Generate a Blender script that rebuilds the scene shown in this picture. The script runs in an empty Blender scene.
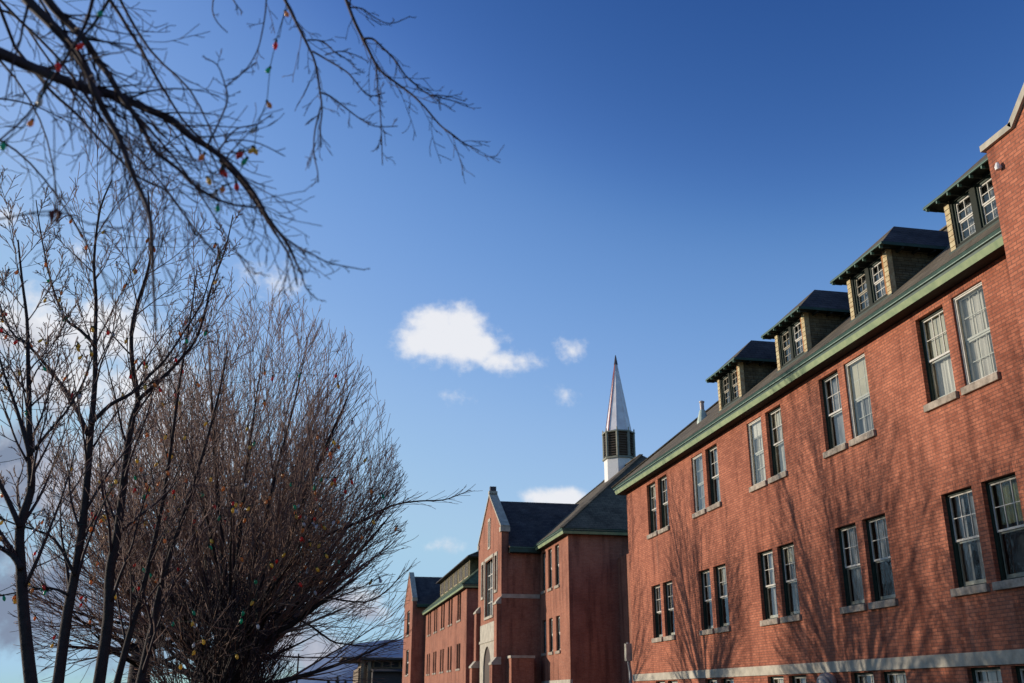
import bpy, math, random
from mathutils import Vector, Matrix
R_ = math.radians
scn = bpy.context.scene
COL = scn.collection

# ------------------------------------------------------------------ camera geometry
FPX, VX, VY, EYE = 985.0, 305.0, 696.0, 1.6
PIT = math.atan((VY - 341.5) / FPX)
YAW = math.atan((512 - VX) * math.cos(PIT) / FPX)
cF = Vector((math.sin(YAW) * math.cos(PIT), math.cos(YAW) * math.cos(PIT), math.sin(PIT)))
cR = Vector((math.cos(YAW), -math.sin(YAW), 0))
cU = cR.cross(cF)
def at(px, py, Y):
    """measured point of the place: where the sight line through a pixel meets the plane y = Y"""
    d = cF + cR * ((px - 512) / FPX) + cU * ((341.5 - py) / FPX)
    t = Y / d.y
    return Vector((d.x * t, Y, EYE + d.z * t))

# ------------------------------------------------------------------ materials
def nodes(name):
    m = bpy.data.materials.new(name); m.use_nodes = True
    nt = m.node_tree
    return m, nt, nt.nodes['Principled BSDF']
def N(nt, t, **kw):
    n = nt.nodes.new(t)
    for k, v in kw.items():
        if k in ('operation', 'blend_type', 'data_type', 'noise_dimensions', 'wave_type', 'bands_direction', 'noise_type'): setattr(n, k, v)
        else: n.inputs[k.replace('_', ' ')].default_value = v
    return n
def ramp(nt, fac, stops):
    r = nt.nodes.new('ShaderNodeValToRGB')
    e = r.color_ramp.elements
    while len(e) < len(stops): e.new(0.5)
    for i, (p, c) in enumerate(stops):
        e[i].position = p; e[i].color = (*c, 1) if len(c) == 3 else c
    nt.links.new(fac, r.inputs[0]); return r
def plain(name, col, rough=.7, var=.25, scale=3., spec=.3, col2=None, bump=0., bscale=40.):
    m, nt, b = nodes(name)
    geo = nt.nodes.new('ShaderNodeNewGeometry')
    n = N(nt, 'ShaderNodeTexNoise', Scale=scale, Detail=6., Roughness=.65)
    nt.links.new(geo.outputs['Position'], n.inputs['Vector'])
    c2 = col2 or tuple(c * (1 - var) for c in col)
    r = ramp(nt, n.outputs['Fac'], [(.32, c2), (.68, col)])
    nt.links.new(r.outputs[0], b.inputs['Base Color'])
    b.inputs['Roughness'].default_value = rough
    b.inputs['Specular IOR Level'].default_value = spec
    if bump:
        n2 = N(nt, 'ShaderNodeTexNoise', Scale=bscale, Detail=4.)
        nt.links.new(geo.outputs['Position'], n2.inputs['Vector'])
        bp = N(nt, 'ShaderNodeBump', Strength=bump, Distance=.02)
        nt.links.new(n2.outputs['Fac'], bp.inputs['Height']); nt.links.new(bp.outputs[0], b.inputs['Normal'])
    return m

def brick_mat(name, c1, c2, mortar, dark=1.):
    m, nt, b = nodes(name); L = nt.links.new
    geo = nt.nodes.new('ShaderNodeNewGeometry')
    sp = nt.nodes.new('ShaderNodeSeparateXYZ'); L(geo.outputs['Position'], sp.inputs[0])
    sn = nt.nodes.new('ShaderNodeSeparateXYZ'); L(geo.outputs['True Normal'], sn.inputs[0])
    ab = N(nt, 'ShaderNodeMath', operation='ABSOLUTE'); L(sn.outputs[1], ab.inputs[0])
    gt = N(nt, 'ShaderNodeMath', operation='GREATER_THAN'); L(ab.outputs[0], gt.inputs[0]); gt.inputs[1].default_value = .5
    mx = N(nt, 'ShaderNodeMix', data_type='FLOAT'); L(gt.outputs[0], mx.inputs[0]); L(sp.outputs[1], mx.inputs[2]); L(sp.outputs[0], mx.inputs[3])
    cv = nt.nodes.new('ShaderNodeCombineXYZ'); L(mx.outputs[0], cv.inputs[0]); L(sp.outputs[2], cv.inputs[1])
    bt = nt.nodes.new('ShaderNodeTexBrick'); L(cv.outputs[0], bt.inputs['Vector'])
    bt.inputs['Scale'].default_value = 1.; bt.inputs['Brick Width'].default_value = .215
    bt.inputs['Row Height'].default_value = .075; bt.inputs['Mortar Size'].default_value = .011
    bt.inputs['Mortar Smooth'].default_value = .3; bt.inputs['Bias'].default_value = -.1
    bt.inputs['Color1'].default_value = (*c1, 1); bt.inputs['Color2'].default_value = (*c2, 1); bt.inputs['Mortar'].default_value = (*mortar, 1)
    # broad weathering, streaks running down, faint pale bloom
    n1 = N(nt, 'ShaderNodeTexNoise', Scale=.55, Detail=7., Roughness=.62); L(geo.outputs['Position'], n1.inputs['Vector'])
    r1 = ramp(nt, n1.outputs['Fac'], [(.28, (.66, .63, .64)), (.5, (1, 1, 1)), (.76, (1.16, 1.14, 1.1))])
    mp = nt.nodes.new('ShaderNodeMapping'); mp.inputs['Scale'].default_value = (2.2, 2.2, .22); L(geo.outputs['Position'], mp.inputs[0])
    n2 = N(nt, 'ShaderNodeTexNoise', Scale=1.2, Detail=5., Roughness=.6); L(mp.outputs[0], n2.inputs['Vector'])
    r2 = ramp(nt, n2.outputs['Fac'], [(.34, (.52, .50, .53)), (.50, (1, 1, 1)), (.72, (1.08, 1.1, 1.12))])
    n3 = N(nt, 'ShaderNodeTexNoise', Scale=14., Detail=4., Roughness=.7); L(geo.outputs['Position'], n3.inputs['Vector'])
    r3 = ramp(nt, n3.outputs['Fac'], [(.3, (.74, .72, .72)), (.7, (1.2, 1.2, 1.2))])
    m1 = N(nt, 'ShaderNodeMix', data_type='RGBA', blend_type='MULTIPLY'); m1.inputs[0].default_value = 1; L(bt.outputs[0], m1.inputs[6]); L(r1.outputs[0], m1.inputs[7])
    m2 = N(nt, 'ShaderNodeMix', data_type='RGBA', blend_type='MULTIPLY'); m2.inputs[0].default_value = .8; L(m1.outputs[2], m2.inputs[6]); L(r2.outputs[0], m2.inputs[7])
    m3 = N(nt, 'ShaderNodeMix', data_type='RGBA', blend_type='MULTIPLY'); m3.inputs[0].default_value = .85; L(m2.outputs[2], m3.inputs[6]); L(r3.outputs[0], m3.inputs[7])
    n4 = N(nt, 'ShaderNodeTexNoise', Scale=.9, Detail=8., Roughness=.72); L(mp.outputs[0], n4.inputs['Vector'])
    r4 = ramp(nt, n4.outputs['Fac'], [(.6, (0, 0, 0)), (.8, (.3, .3, .3))])
    m4 = N(nt, 'ShaderNodeMix', data_type='RGBA'); L(r4.outputs[0], m4.inputs[0]); L(m3.outputs[2], m4.inputs[6]); m4.inputs[7].default_value = (.34, .245, .195, 1)
    L(m4.outputs[2], b.inputs['Base Color'])
    b.inputs['Roughness'].default_value = .9; b.inputs['Specular IOR Level'].default_value = .15
    bp = N(nt, 'ShaderNodeBump', Strength=.55, Distance=.012); bp.invert = True
    ad = N(nt, 'ShaderNodeMath', operation='SUBTRACT'); L(bt.outputs['Fac'], ad.inputs[0])
    ms = N(nt, 'ShaderNodeMath', operation='MULTIPLY'); L(n3.outputs['Fac'], ms.inputs[0]); ms.inputs[1].default_value = .5
    L(ms.outputs[0], ad.inputs[1]); L(ad.outputs[0], bp.inputs['Height']); L(bp.outputs[0], b.inputs['Normal'])
    return m

def shingle_mat(name, c1, c2, rowh=.13, wid=.3, up='z'):
    m, nt, b = nodes(name); L = nt.links.new
    geo = nt.nodes.new('ShaderNodeNewGeometry')
    sp = nt.nodes.new('ShaderNodeSeparateXYZ'); L(geo.outputs['Position'], sp.inputs[0])
    sn = nt.nodes.new('ShaderNodeSeparateXYZ'); L(geo.outputs['True Normal'], sn.inputs[0])
    a = N(nt, 'ShaderNodeMath', operation='ABSOLUTE'); L(sn.outputs[1], a.inputs[0])
    a2 = N(nt, 'ShaderNodeMath', operation='ABSOLUTE'); L(sn.outputs[0], a2.inputs[0])
    gt = N(nt, 'ShaderNodeMath', operation='GREATER_THAN'); L(a.outputs[0], gt.inputs[0]); L(a2.outputs[0], gt.inputs[1])
    mx = N(nt, 'ShaderNodeMix', data_type='FLOAT'); L(gt.outputs[0], mx.inputs[0]); L(sp.outputs[1], mx.inputs[2]); L(sp.outputs[0], mx.inputs[3])
    cv = nt.nodes.new('ShaderNodeCombineXYZ'); L(mx.outputs[0], cv.inputs[0]); L(sp.outputs[2], cv.inputs[1])
    bt = nt.nodes.new('ShaderNodeTexBrick'); L(cv.outputs[0], bt.inputs['Vector'])
    bt.inputs['Scale'].default_value = 1.; bt.inputs['Brick Width'].default_value = wid
    bt.inputs['Row Height'].default_value = rowh; bt.inputs['Mortar Size'].default_value = .012
    bt.inputs['Color1'].default_value = (*c1, 1); bt.inputs['Color2'].default_value = (*c2, 1)
    bt.inputs['Mortar'].default_value = tuple(c * .45 for c in c1) + (1,)
    n1 = N(nt, 'ShaderNodeTexNoise', Scale=1.3, Detail=8., Roughness=.7); L(geo.outputs['Position'], n1.inputs['Vector'])
    r1 = ramp(nt, n1.outputs['Fac'], [(.3, (.5, .5, .5)), (.7, (1.4, 1.36, 1.25))])
    m1 = N(nt, 'ShaderNodeMix', data_type='RGBA', blend_type='MULTIPLY'); m1.inputs[0].default_value = 1; L(bt.outputs[0], m1.inputs[6]); L(r1.outputs[0], m1.inputs[7])
    L(m1.outputs[2], b.inputs['Base Color']); b.inputs['Roughness'].default_value = .9; b.inputs['Specular IOR Level'].default_value = .15
    bp = N(nt, 'ShaderNodeBump', Strength=.5, Distance=.015); bp.invert = True
    L(bt.outputs['Fac'], bp.inputs['Height']); L(bp.outputs[0], b.inputs['Normal'])
    return m

def glass_mat(name, refl=.30):
    m = bpy.data.materials.new(name); m.use_nodes = True; nt = m.node_tree; nt.nodes.clear(); L = nt.links.new
    o = nt.nodes.new('ShaderNodeOutputMaterial'); mix = nt.nodes.new('ShaderNodeMixShader')
    t = nt.nodes.new('ShaderNodeBsdfTransparent'); t.inputs[0].default_value = (.82, .86, .86, 1)
    g = nt.nodes.new('ShaderNodeBsdfGlossy'); g.inputs['Roughness'].default_value = .03; g.inputs[0].default_value = (.95, .97, 1, 1)
    geo = nt.nodes.new('ShaderNodeNewGeometry')
    n = N(nt, 'ShaderNodeTexNoise', Scale=1.7, Detail=2.); L(geo.outputs['Position'], n.inputs['Vector'])
    bp = N(nt, 'ShaderNodeBump', Strength=.25, Distance=.03); L(n.outputs['Fac'], bp.inputs['Height']); L(bp.outputs[0], g.inputs['Normal'])
    lw = N(nt, 'ShaderNodeLayerWeight', Blend=refl); L(lw.outputs['Fresnel'], mix.inputs[0])
    L(t.outputs[0], mix.inputs[1]); L(g.outputs[0], mix.inputs[2]); L(mix.outputs[0], o.inputs[0])
    return m

def curtain_mat(name, col, col2, dens=9.):
    m, nt, b = nodes(name); L = nt.links.new
    geo = nt.nodes.new('ShaderNodeNewGeometry')
    mp = nt.nodes.new('ShaderNodeMapping'); mp.inputs['Scale'].default_value = (1, 1, .06); L(geo.outputs['Position'], mp.inputs[0])
    n = N(nt, 'ShaderNodeTexNoise', Scale=dens, Detail=4., Roughness=.6); L(mp.outputs[0], n.inputs['Vector'])
    r = ramp(nt, n.outputs['Fac'], [(.3, col2), (.62, col)])
    L(r.outputs[0], b.inputs['Base Color']); b.inputs['Roughness'].default_value = .9
    return m

M = {}
M['brick'] = brick_mat('red_brick', (.44, .160, .092), (.30, .100, .058), (.215, .098, .068))
M['brick_far'] = brick_mat('far_red_brick', (.37, .155, .095), (.30, .112, .068), (.29, .16, .12))
M['stone'] = plain('pale_sandstone', (.50, .46, .37), .85, .4, 2.5, bump=.3)
M['stone_dirty'] = plain('weathered_sill_stone', (.46, .39, .31), .9, .4, 4., col2=(.15, .125, .10), bump=.3)
M['fascia'] = plain('pale_green_paint', (.31, .37, .20), .7, .3, 2.6, col2=(.17, .24, .13))
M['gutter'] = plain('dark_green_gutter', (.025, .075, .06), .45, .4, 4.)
M['lip'] = plain('light_gutter_lip', (.09, .18, .13), .5, .3, 5.)
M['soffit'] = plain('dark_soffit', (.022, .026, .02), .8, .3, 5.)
M['roof'] = shingle_mat('asphalt_shingles', (.15, .13, .10), (.11, .095, .075))
M['shaderoof'] = shingle_mat('shade_toned_shingles', (.085, .08, .085), (.065, .062, .07))  # shadow tone of the dark roof slopes put into the shingle colour
M['dormerframe'] = plain('dark_dormer_frame', (.016, .022, .015), .8, .4, 9.)
M['clad'] = shingle_mat('dormer_shingle_cladding', (.20, .18, .12), (.13, .115, .075), .14, .2)
M['trimyellow'] = plain('peeling_cream_paint', (.55, .50, .30), .8, .4, 9., col2=(.34, .22, .11))
M['rust'] = plain('bare_orange_wood', (.38, .17, .06), .85, .4, 8.)
M['white'] = plain('old_white_paint', (.78, .77, .74), .6, .2, 12.)
M['whitesash'] = plain('sash_white_paint', (.58, .56, .50), .6, .25, 10.)
M['offsash'] = plain('yellowed_sash_paint', (.34, .31, .24), .7, .3, 10.)
M['framegreen'] = plain('dark_green_frame', (.022, .042, .030), .6, .3, 9.)
M['glass'] = glass_mat('window_glass', .40)
M['glass2'] = glass_mat('storm_glass', .38)
M['blind'] = plain('pale_roller_blind', (.50, .46, .36), .8, .2, 3.)
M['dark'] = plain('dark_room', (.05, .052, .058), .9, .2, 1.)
M['cur1'] = curtain_mat('pale_curtain', (.66, .62, .55), (.36, .33, .30))
M['cur2'] = curtain_mat('grey_curtain', (.44, .42, .41), (.16, .16, .17))
M['cur3'] = curtain_mat('yellow_green_curtain', (.36, .36, .17), (.10, .11, .07))
M['spire'] = plain('white_spire_metal', (.86, .85, .86), .4, .2, 1.6, col2=(.66, .62, .63))
M['spirered'] = plain('red_spire_rib', (.42, .10, .10), .6, .3, 3.)
M['leadtip'] = plain('dark_spire_tip', (.06, .05, .06), .5, .3, 3.)
M['louver'] = plain('brown_louvers', (.15, .11, .08), .8, .3, 3.)
M['greenpost'] = plain('grey_green_posts', (.27, .28, .22), .7, .3, 3.)
M['metal'] = plain('grey_zinc', (.36, .38, .38), .4, .3, 4.)
M['bronze'] = plain('brown_grey_metal', (.42, .36, .34), .4, .3, 8.)
M['vent'] = plain('green_white_vent_paint', (.48, .58, .50), .5, .3, 4.)
M['bark'] = plain('dark_bark', (.040, .030, .029), .9, .5, 9., bump=.6, bscale=25.)
M['twig'] = plain('brown_twig', (.23, .145, .12), .8, .45, 1.2, col2=(.10, .064, .057))
M['twig2'] = plain('tan_twig', (.36, .215, .14), .8, .45, 1.2, col2=(.15, .088, .072))
M['darktwig'] = plain('dark_purplish_twig', (.050, .030, .034), .8, .4, 4.)  # one even dark purplish brown, the twigs' own colour
M['cord'] = plain('green_light_cord', (.02, .04, .025), .7, .2, 5.)
M['door'] = plain('dark_oak_door', (.06, .035, .02), .6, .4, 5.)
def bulb_mat(name, c):
    m, nt, b = nodes(name)
    b.inputs['Base Color'].default_value = (*c, 1); b.inputs['Roughness'].default_value = .25
    geo = nt.nodes.new('ShaderNodeNewGeometry')
    n = N(nt, 'ShaderNodeTexNoise', Scale=60.); nt.links.new(geo.outputs['Position'], n.inputs['Vector'])
    r = ramp(nt, n.outputs['Fac'], [(.3, tuple(q * .7 for q in c)), (.7, c)]); nt.links.new(r.outputs[0], b.inputs['Base Color'])
    tl = nt.nodes.new('ShaderNodeBsdfTranslucent'); nt.links.new(r.outputs[0], tl.inputs[0]); mx = nt.nodes.new('ShaderNodeMixShader'); mx.inputs[0].default_value = .45
    o = nt.nodes['Material Output']; nt.links.new(b.outputs[0], mx.inputs[1]); nt.links.new(tl.outputs[0], mx.inputs[2]); nt.links.new(mx.outputs[0], o.inputs[0])
    return m
BC = dict(red=(.95, .07, .05), orange=(1.0, .42, .10), yellow=(1.0, .72, .12), green=(.03, .55, .30), clear=(.70, .74, .80))
for k, c in BC.items(): M['b_' + k] = bulb_mat(k + '_bulb_glass', c)

# ------------------------------------------------------------------ mesh helpers
class MB:
    def __init__(s): s.v = []; s.f = []; s.m = []; s.mats = []
    def mi(s, mat):
        if mat not in s.mats: s.mats.append(mat)
        return s.mats.index(mat)
    def poly(s, pts, mat):
        i = len(s.v); s.v += [tuple(p) for p in pts]; s.f.append(tuple(range(i, i + len(pts)))); s.m.append(s.mi(mat))
    def box(s, x0, x1, y0, y1, z0, z1, mat):
        i = len(s.v); k = s.mi(mat)
        s.v += [(x, y, z) for z in (z0, z1) for x, y in ((x0, y0), (x1, y0), (x1, y1), (x0, y1))]
        for f in ((3, 2, 1, 0), (4, 5, 6, 7), (0, 1, 5, 4), (1, 2, 6, 5), (2, 3, 7, 6), (3, 0, 4, 7)):
            s.f.append(tuple(i + a for a in f)); s.m.append(k)
    def bar(s, a, b, w, h, mat, up=(0, 0, 1)):
        a = Vector(a); b = Vector(b); d = (b - a).normalized(); sd = d.cross(Vector(up)).normalized(); u = sd.cross(d).normalized()
        i = len(s.v); k = s.mi(mat)
        for p in (a, b):
            for q in ((-1, -1), (1, -1), (1, 1), (-1, 1)): s.v.append(tuple(p + sd * q[0] * w / 2 + u * q[1] * h / 2))
        for f in ((0, 1, 2, 3), (7, 6, 5, 4), (4, 5, 1, 0), (5, 6, 2, 1), (6, 7, 3, 2), (7, 4, 0, 3)):
            s.f.append(tuple(i + q for q in f)); s.m.append(k)
    def prism_x(s, prof, x0, x1, mat):           # profile (y,z) extruded along x
        i = len(s.v); n = len(prof); k = s.mi(mat)
        s.v += [(x0, p[0], p[1]) for p in prof] + [(x1, p[0], p[1]) for p in prof]
        s.f.append(tuple(range(i, i + n))); s.m.append(k); s.f.append(tuple(range(i + 2 * n - 1, i + n - 1, -1))); s.m.append(k)
        for a in range(n):
            b = (a + 1) % n; s.f.append((i + b, i + a, i + n + a, i + n + b)); s.m.append(k)
    def prism_y(s, prof, y0, y1, mat):           # profile (x,z) extruded along y
        i = len(s.v); n = len(prof); k = s.mi(mat)
        s.v += [(p[0], y0, p[1]) for p in prof] + [(p[0], y1, p[1]) for p in prof]
        s.f.append(tuple(range(i, i + n))); s.m.append(k); s.f.append(tuple(range(i + 2 * n - 1, i + n - 1, -1))); s.m.append(k)
        for a in range(n):
            b = (a + 1) % n; s.f.append((i + b, i + a, i + n + a, i + n + b)); s.m.append(k)
    def lathe(s, c, prof, n, mat, rot=0.):       # prof: (r, z)
        i = len(s.v); k = s.mi(mat)
        for r, z in prof:
            for a in range(n):
                t = 2 * math.pi * a / n + rot; s.v.append((c[0] + r * math.cos(t), c[1] + r * math.sin(t), c[2] + z))
        for j in range(len(prof) - 1):
            for a in range(n):
                b = (a + 1) % n; s.f.append((i + j * n + a, i + j * n + b, i + (j + 1) * n + b, i + (j + 1) * n + a)); s.m.append(k)
        s.f.append(tuple(i + a for a in range(n - 1, -1, -1))); s.m.append(k)
        s.f.append(tuple(i + (len(prof) - 1) * n + a for a in range(n))); s.m.append(k)
    def tube(s, pts, rad, n, mat):
        i = len(s.v); k = s.mi(mat); L = len(pts)
        pr = None
        for j in range(L):
            d = pts[min(j + 1, L - 1)] - pts[max(j - 1, 0)]
            if d.length < 1e-9: d = Vector((0, 0, 1))
            d.normalize()
            if pr is None: pr = d.orthogonal().normalized()
            else:
                pr = pr - d * pr.dot(d)
                pr = pr.normalized() if pr.length > 1e-6 else d.orthogonal().normalized()
            q = d.cross(pr); p = pts[j]; r = rad[j]
            for a in range(n):
                t = 2 * math.pi * a / n; ct, st = math.cos(t) * r, math.sin(t) * r
                s.v.append((p.x + pr.x * ct + q.x * st, p.y + pr.y * ct + q.y * st, p.z + pr.z * ct + q.z * st))
        for j in range(L - 1):
            for a in range(n):
                b = (a + 1) % n; s.f.append((i + j * n + a, i + j * n + b, i + (j + 1) * n + b, i + (j + 1) * n + a)); s.m.append(k)
        s.f.append(tuple(i + a for a in range(n - 1, -1, -1))); s.m.append(k)
        s.f.append(tuple(i + (L - 1) * n + a for a in range(n))); s.m.append(k)
    def build(s, name, parent=None, origin=None, smooth=False, label=None):
        if not s.v: return None
        if origin is None:
            xs = [v[0] for v in s.v]; ys = [v[1] for v in s.v]; zs = [v[2] for v in s.v]
            origin = ((min(xs) + max(xs)) / 2, (min(ys) + max(ys)) / 2, min(zs))
        ox, oy, oz = origin
        me = bpy.data.meshes.new(name)
        me.from_pydata([(a - ox, b - oy, c - oz) for a, b, c in s.v], [], s.f)
        for m in s.mats: me.materials.append(m)
        me.polygons.foreach_set('material_index', s.m)
        if smooth: me.polygons.foreach_set('use_smooth', [True] * len(s.f))
        me.update()
        o = bpy.data.objects.new(name, me); COL.objects.link(o)
        pl = wloc(parent) if parent else Vector((0, 0, 0))
        o.parent = parent; o.location = Vector(origin) - pl
        if label: o['label'] = label
        return o
def wloc(o):
    v = Vector((0, 0, 0))
    while o: v += o.location; o = o.parent
    return v
def empty(name, loc):
    o = bpy.data.objects.new(name, None); COL.objects.link(o); o.location = loc; o.empty_display_size = .5; return o
def tag(o, label=None, cat=None, group=None, kind=None):
    if label: o['label'] = label
    if cat: o['category'] = cat
    if group: o['group'] = group
    if kind: o['kind'] = kind
    return o
def dup(o, parent, loc=None):
    c = o.copy(); COL.objects.link(c); c.parent = parent
    if loc is not None: c.location = loc
    for ch in list(o.children): dup(ch, c)
    return c

# ------------------------------------------------------------------ windows
WCACHE = {}
def place_window(parent, X, y0, z0, w, h, style, seed=0, sill=True, fine=True):
    """window whose opening starts at y0,z0 on the wall plane X (wall faces -x)"""
    key = (round(w, 2), round(h, 2), style, seed, sill, fine)
    yc = y0 + w / 2
    pl = wloc(parent)
    if key in WCACHE:
        return dup(WCACHE[key], parent, Vector((X, yc, z0)) - pl)
    O = (X, yc, z0)
    storm = 'storm' in style
    d0 = .05 if storm else .04 if style.startswith('dormer') else .125
    fm = M['whitesash'] if storm else M['framegreen']
    if style == 'entrance': fm = M['stone']
    f = MB(); t = .03 if storm else .045
    a, b = yc - w / 2 + .002, yc + w / 2 - .002; zt = z0 + h - .002; zb = z0 + .002
    f.box(X + d0, X + d0 + .10, a, a + t, zb, zt, fm); f.box(X + d0, X + d0 + .10, b - t, b, zb, zt, fm)
    f.box(X + d0, X + d0 + .10, a + t, b - t, zt - t, zt, fm); f.box(X + d0, X + d0 + .10, a + t, b - t, zb, zb + t, fm)
    win = f.build('window', parent, O)
    ia, ib, iz0, iz1 = a + t, b - t, zb + t, zt - t
    sm = M['offsash'] if style == 'dormer_dim' else M['whitesash']
    zm = (iz0 + iz1) / 2
    rng = random.Random(seed * 7 + 3)
    def sash(za, zb_, x, cols, rows, st=.036, bot=.045):
        s = MB(); xx = X + x
        s.box(xx, xx + .04, ia, ia + st, za, zb_, sm); s.box(xx, xx + .04, ib - st, ib, za, zb_, sm)
        s.box(xx, xx + .04, ia + st, ib - st, zb_ - st, zb_, sm); s.box(xx, xx + .04, ia + st, ib - st, za, za + bot, sm)
        for c in range(1, cols):
            y = ia + st + (ib - ia - 2 * st) * c / cols; s.box(xx + .006, xx + .034, y - .009, y + .009, za + bot, zb_ - st, sm)
        for r in range(1, rows):
            z = za + bot + (zb_ - za - bot - st) * r / rows; s.box(xx + .009, xx + .031, ia + st, ib - st, z - .009, z + .009, sm)
        return s.build('sash', win)
    def pane(za, zb_, x, mat):
        g = MB(); g.poly([(X + x, ia, za), (X + x, ia, zb_), (X + x, ib, zb_), (X + x, ib, za)], mat); return g.build('glass_pane', win)
    if style == 'entrance':
        s = MB()
        n = max(1, int(w / .8))
        for c in range(1, n): y = ia + (ib - ia) * c / n; s.box(X + .16, X + .24, y - .05, y + .05, iz0, iz1, M['whitesash'])
        for r in range(1, 4): z = iz0 + (iz1 - iz0) * r / 4; s.box(X + .17, X + .23, ia, ib, z - .03, z + .03, M['whitesash'])
        s.build('sash', win); pane(iz0, iz1, .2, M['glass2'])
    elif style.startswith('dormer'):
        sash(zm, iz1, d0 + .03, 2, 2, .035, .035); sash(iz0, zm, d0 + .05, 2, 2, .035, .04); pane(iz0, iz1, d0 + .06, M['glass'])
    elif fine:
        if storm:
            sash(iz0, iz1, d0 + .02, 1, 1, .035, .035); pane(iz0 + .02, iz1 - .02, d0 + .04, M['glass2'])
            sash(zm, iz1, d0 + .11, 3, 2, .04, .05); sash(iz0, zm - .002, d0 + .13, 3, 2, .04, .05)
        else:
            sash(zm - .03, iz1, d0 + .03, 3, 2, .034, .045)
            sash(iz0, zm - .032, d0 + .075, 1, 1, .034, .09); pane(iz0 + .02, iz1 - .02, d0 + .05, M['glass'])
    else:
        sash(zm, iz1, d0 + .03, 1, 1, .07, .08); sash(iz0, zm - .002, d0 + .05, 1, 1, .06, .08); pane(iz0, iz1, d0 + .06, M['glass'])
    # curtain hanging in folds, behind it the dark room
    cx = X + d0 + .20
    cm = {0: M['cur1'], 1: M['cur2'], 2: M['cur2'], 3: M['cur3']}[seed % 4] if not storm else [M['cur1'], M['cur2']][seed % 2]
    c = MB()
    lower = {'low': zm - rng.uniform(-.2, .15) if rng.random() < .5 else iz0}.get(style, iz0)
    if style in ('entrance', 'base', 'dormer_dim'): lower = iz0
    n = 26 if fine else 8
    gap = rng.uniform(.1, .3) if style in ('deep', 'low') and seed % 3 == 1 else 0
    pts = []
    for i in range(n + 1):
        y = a + (b - a) * i / n; pts.append((cx + .018 * math.sin(i * 1.9 + seed) + .012 * math.sin(i * .7), y))
    for i in range(n):
        u = (i + .5) / n
        if gap and abs(u - .62) < gap / 2: continue
        p, q = pts[i], pts[i + 1]
        c.poly([(p[0], p[1], lower), (p[0], p[1], zt), (q[0], q[1], zt), (q[0], q[1], lower)], cm)
    c.build('curtain', win)
    if fine and style in ('deep', 'low', 'storm', 'base') and rng.random() < .6:
        q = MB(); dp = h * rng.choice((.18, .3, .42, .5, .24)); q.box(cx - .075, cx - .06, a + .03, b - .03, zt - dp, zt - .01, M['blind'] if rng.random() < .6 else M['cur1']); q.build('blind', win)
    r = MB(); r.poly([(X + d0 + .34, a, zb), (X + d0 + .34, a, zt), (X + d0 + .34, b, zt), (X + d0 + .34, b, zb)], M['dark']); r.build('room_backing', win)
    if sill:
        s = MB(); s.box(X - .075, X + d0 - .002, yc - w / 2 - .07, yc + w / 2 + .07, z0 - .17, z0 - .004, M['stone_dirty'])
        so = s.build('sill', win)
        bv = so.modifiers.new('Bevel', 'BEVEL'); bv.width = .012; bv.segments = 2
    WCACHE[key] = win
    return win

# ------------------------------------------------------------------ walls
def wing_walls(name, parent, X0, X1, y0, y1, z1, openings, mat, z0=-.3, label=None, depth=.42):
    b = MB()
    ys = sorted({y0, y1} | {o[0] for o in openings} | {o[0] + o[2] for o in openings})
    zs = sorted({z0, z1} | {o[1] for o in openings} | {o[1] + o[3] for o in openings})
    for i in range(len(ys) - 1):
        for j in range(len(zs) - 1):
            cy, cz = (ys[i] + ys[i + 1]) / 2, (zs[j] + zs[j + 1]) / 2
            if any(o[0] < cy < o[0] + o[2] and o[1] < cz < o[1] + o[3] for o in openings): continue
            b.poly([(X0, ys[i], zs[j]), (X0, ys[i], zs[j + 1]), (X0, ys[i + 1], zs[j + 1]), (X0, ys[i + 1], zs[j])], mat)
    for (oy, oz, w, h) in openings:
        a, c, e, g = oy, oy + w, oz, oz + h; D = X0 + .10; E2 = X0 + depth
        b.poly([(D, a, e), (E2, a, e), (E2, a, g), (D, a, g)], M['framegreen']); b.poly([(D, c, e), (D, c, g), (E2, c, g), (E2, c, e)], M['framegreen'])
        b.poly([(D, a, g), (E2, a, g), (E2, c, g), (D, c, g)], M['framegreen']); b.poly([(D, a, e), (D, c, e), (E2, c, e), (E2, a, e)], M['framegreen'])
        b.poly([(X0, a, e), (D, a, e), (D, a, g), (X0, a, g)], mat); b.poly([(X0, c, e), (X0, c, g), (D, c, g), (D, c, e)], mat)
        b.poly([(X0, a, g), (D, a, g), (D, c, g), (X0, c, g)], mat); b.poly([(X0, a, e), (X0, c, e), (D, c, e), (D, a, e)], mat)
    b.poly([(X0, y0, z0), (X1, y0, z0), (X1, y0, z1), (X0, y0, z1)], mat)
    b.poly([(X0, y1, z0), (X0, y1, z1), (X1, y1, z1), (X1, y1, z0)], mat)
    b.poly([(X1, y0, z0), (X1, y1, z0), (X1, y1, z1), (X1, y0, z1)], mat)
    b.poly([(X0, y0, z1), (X1, y0, z1), (X1, y1, z1), (X0, y1, z1)], M['soffit'])
    return b.build('wall', parent, label=label)

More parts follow.
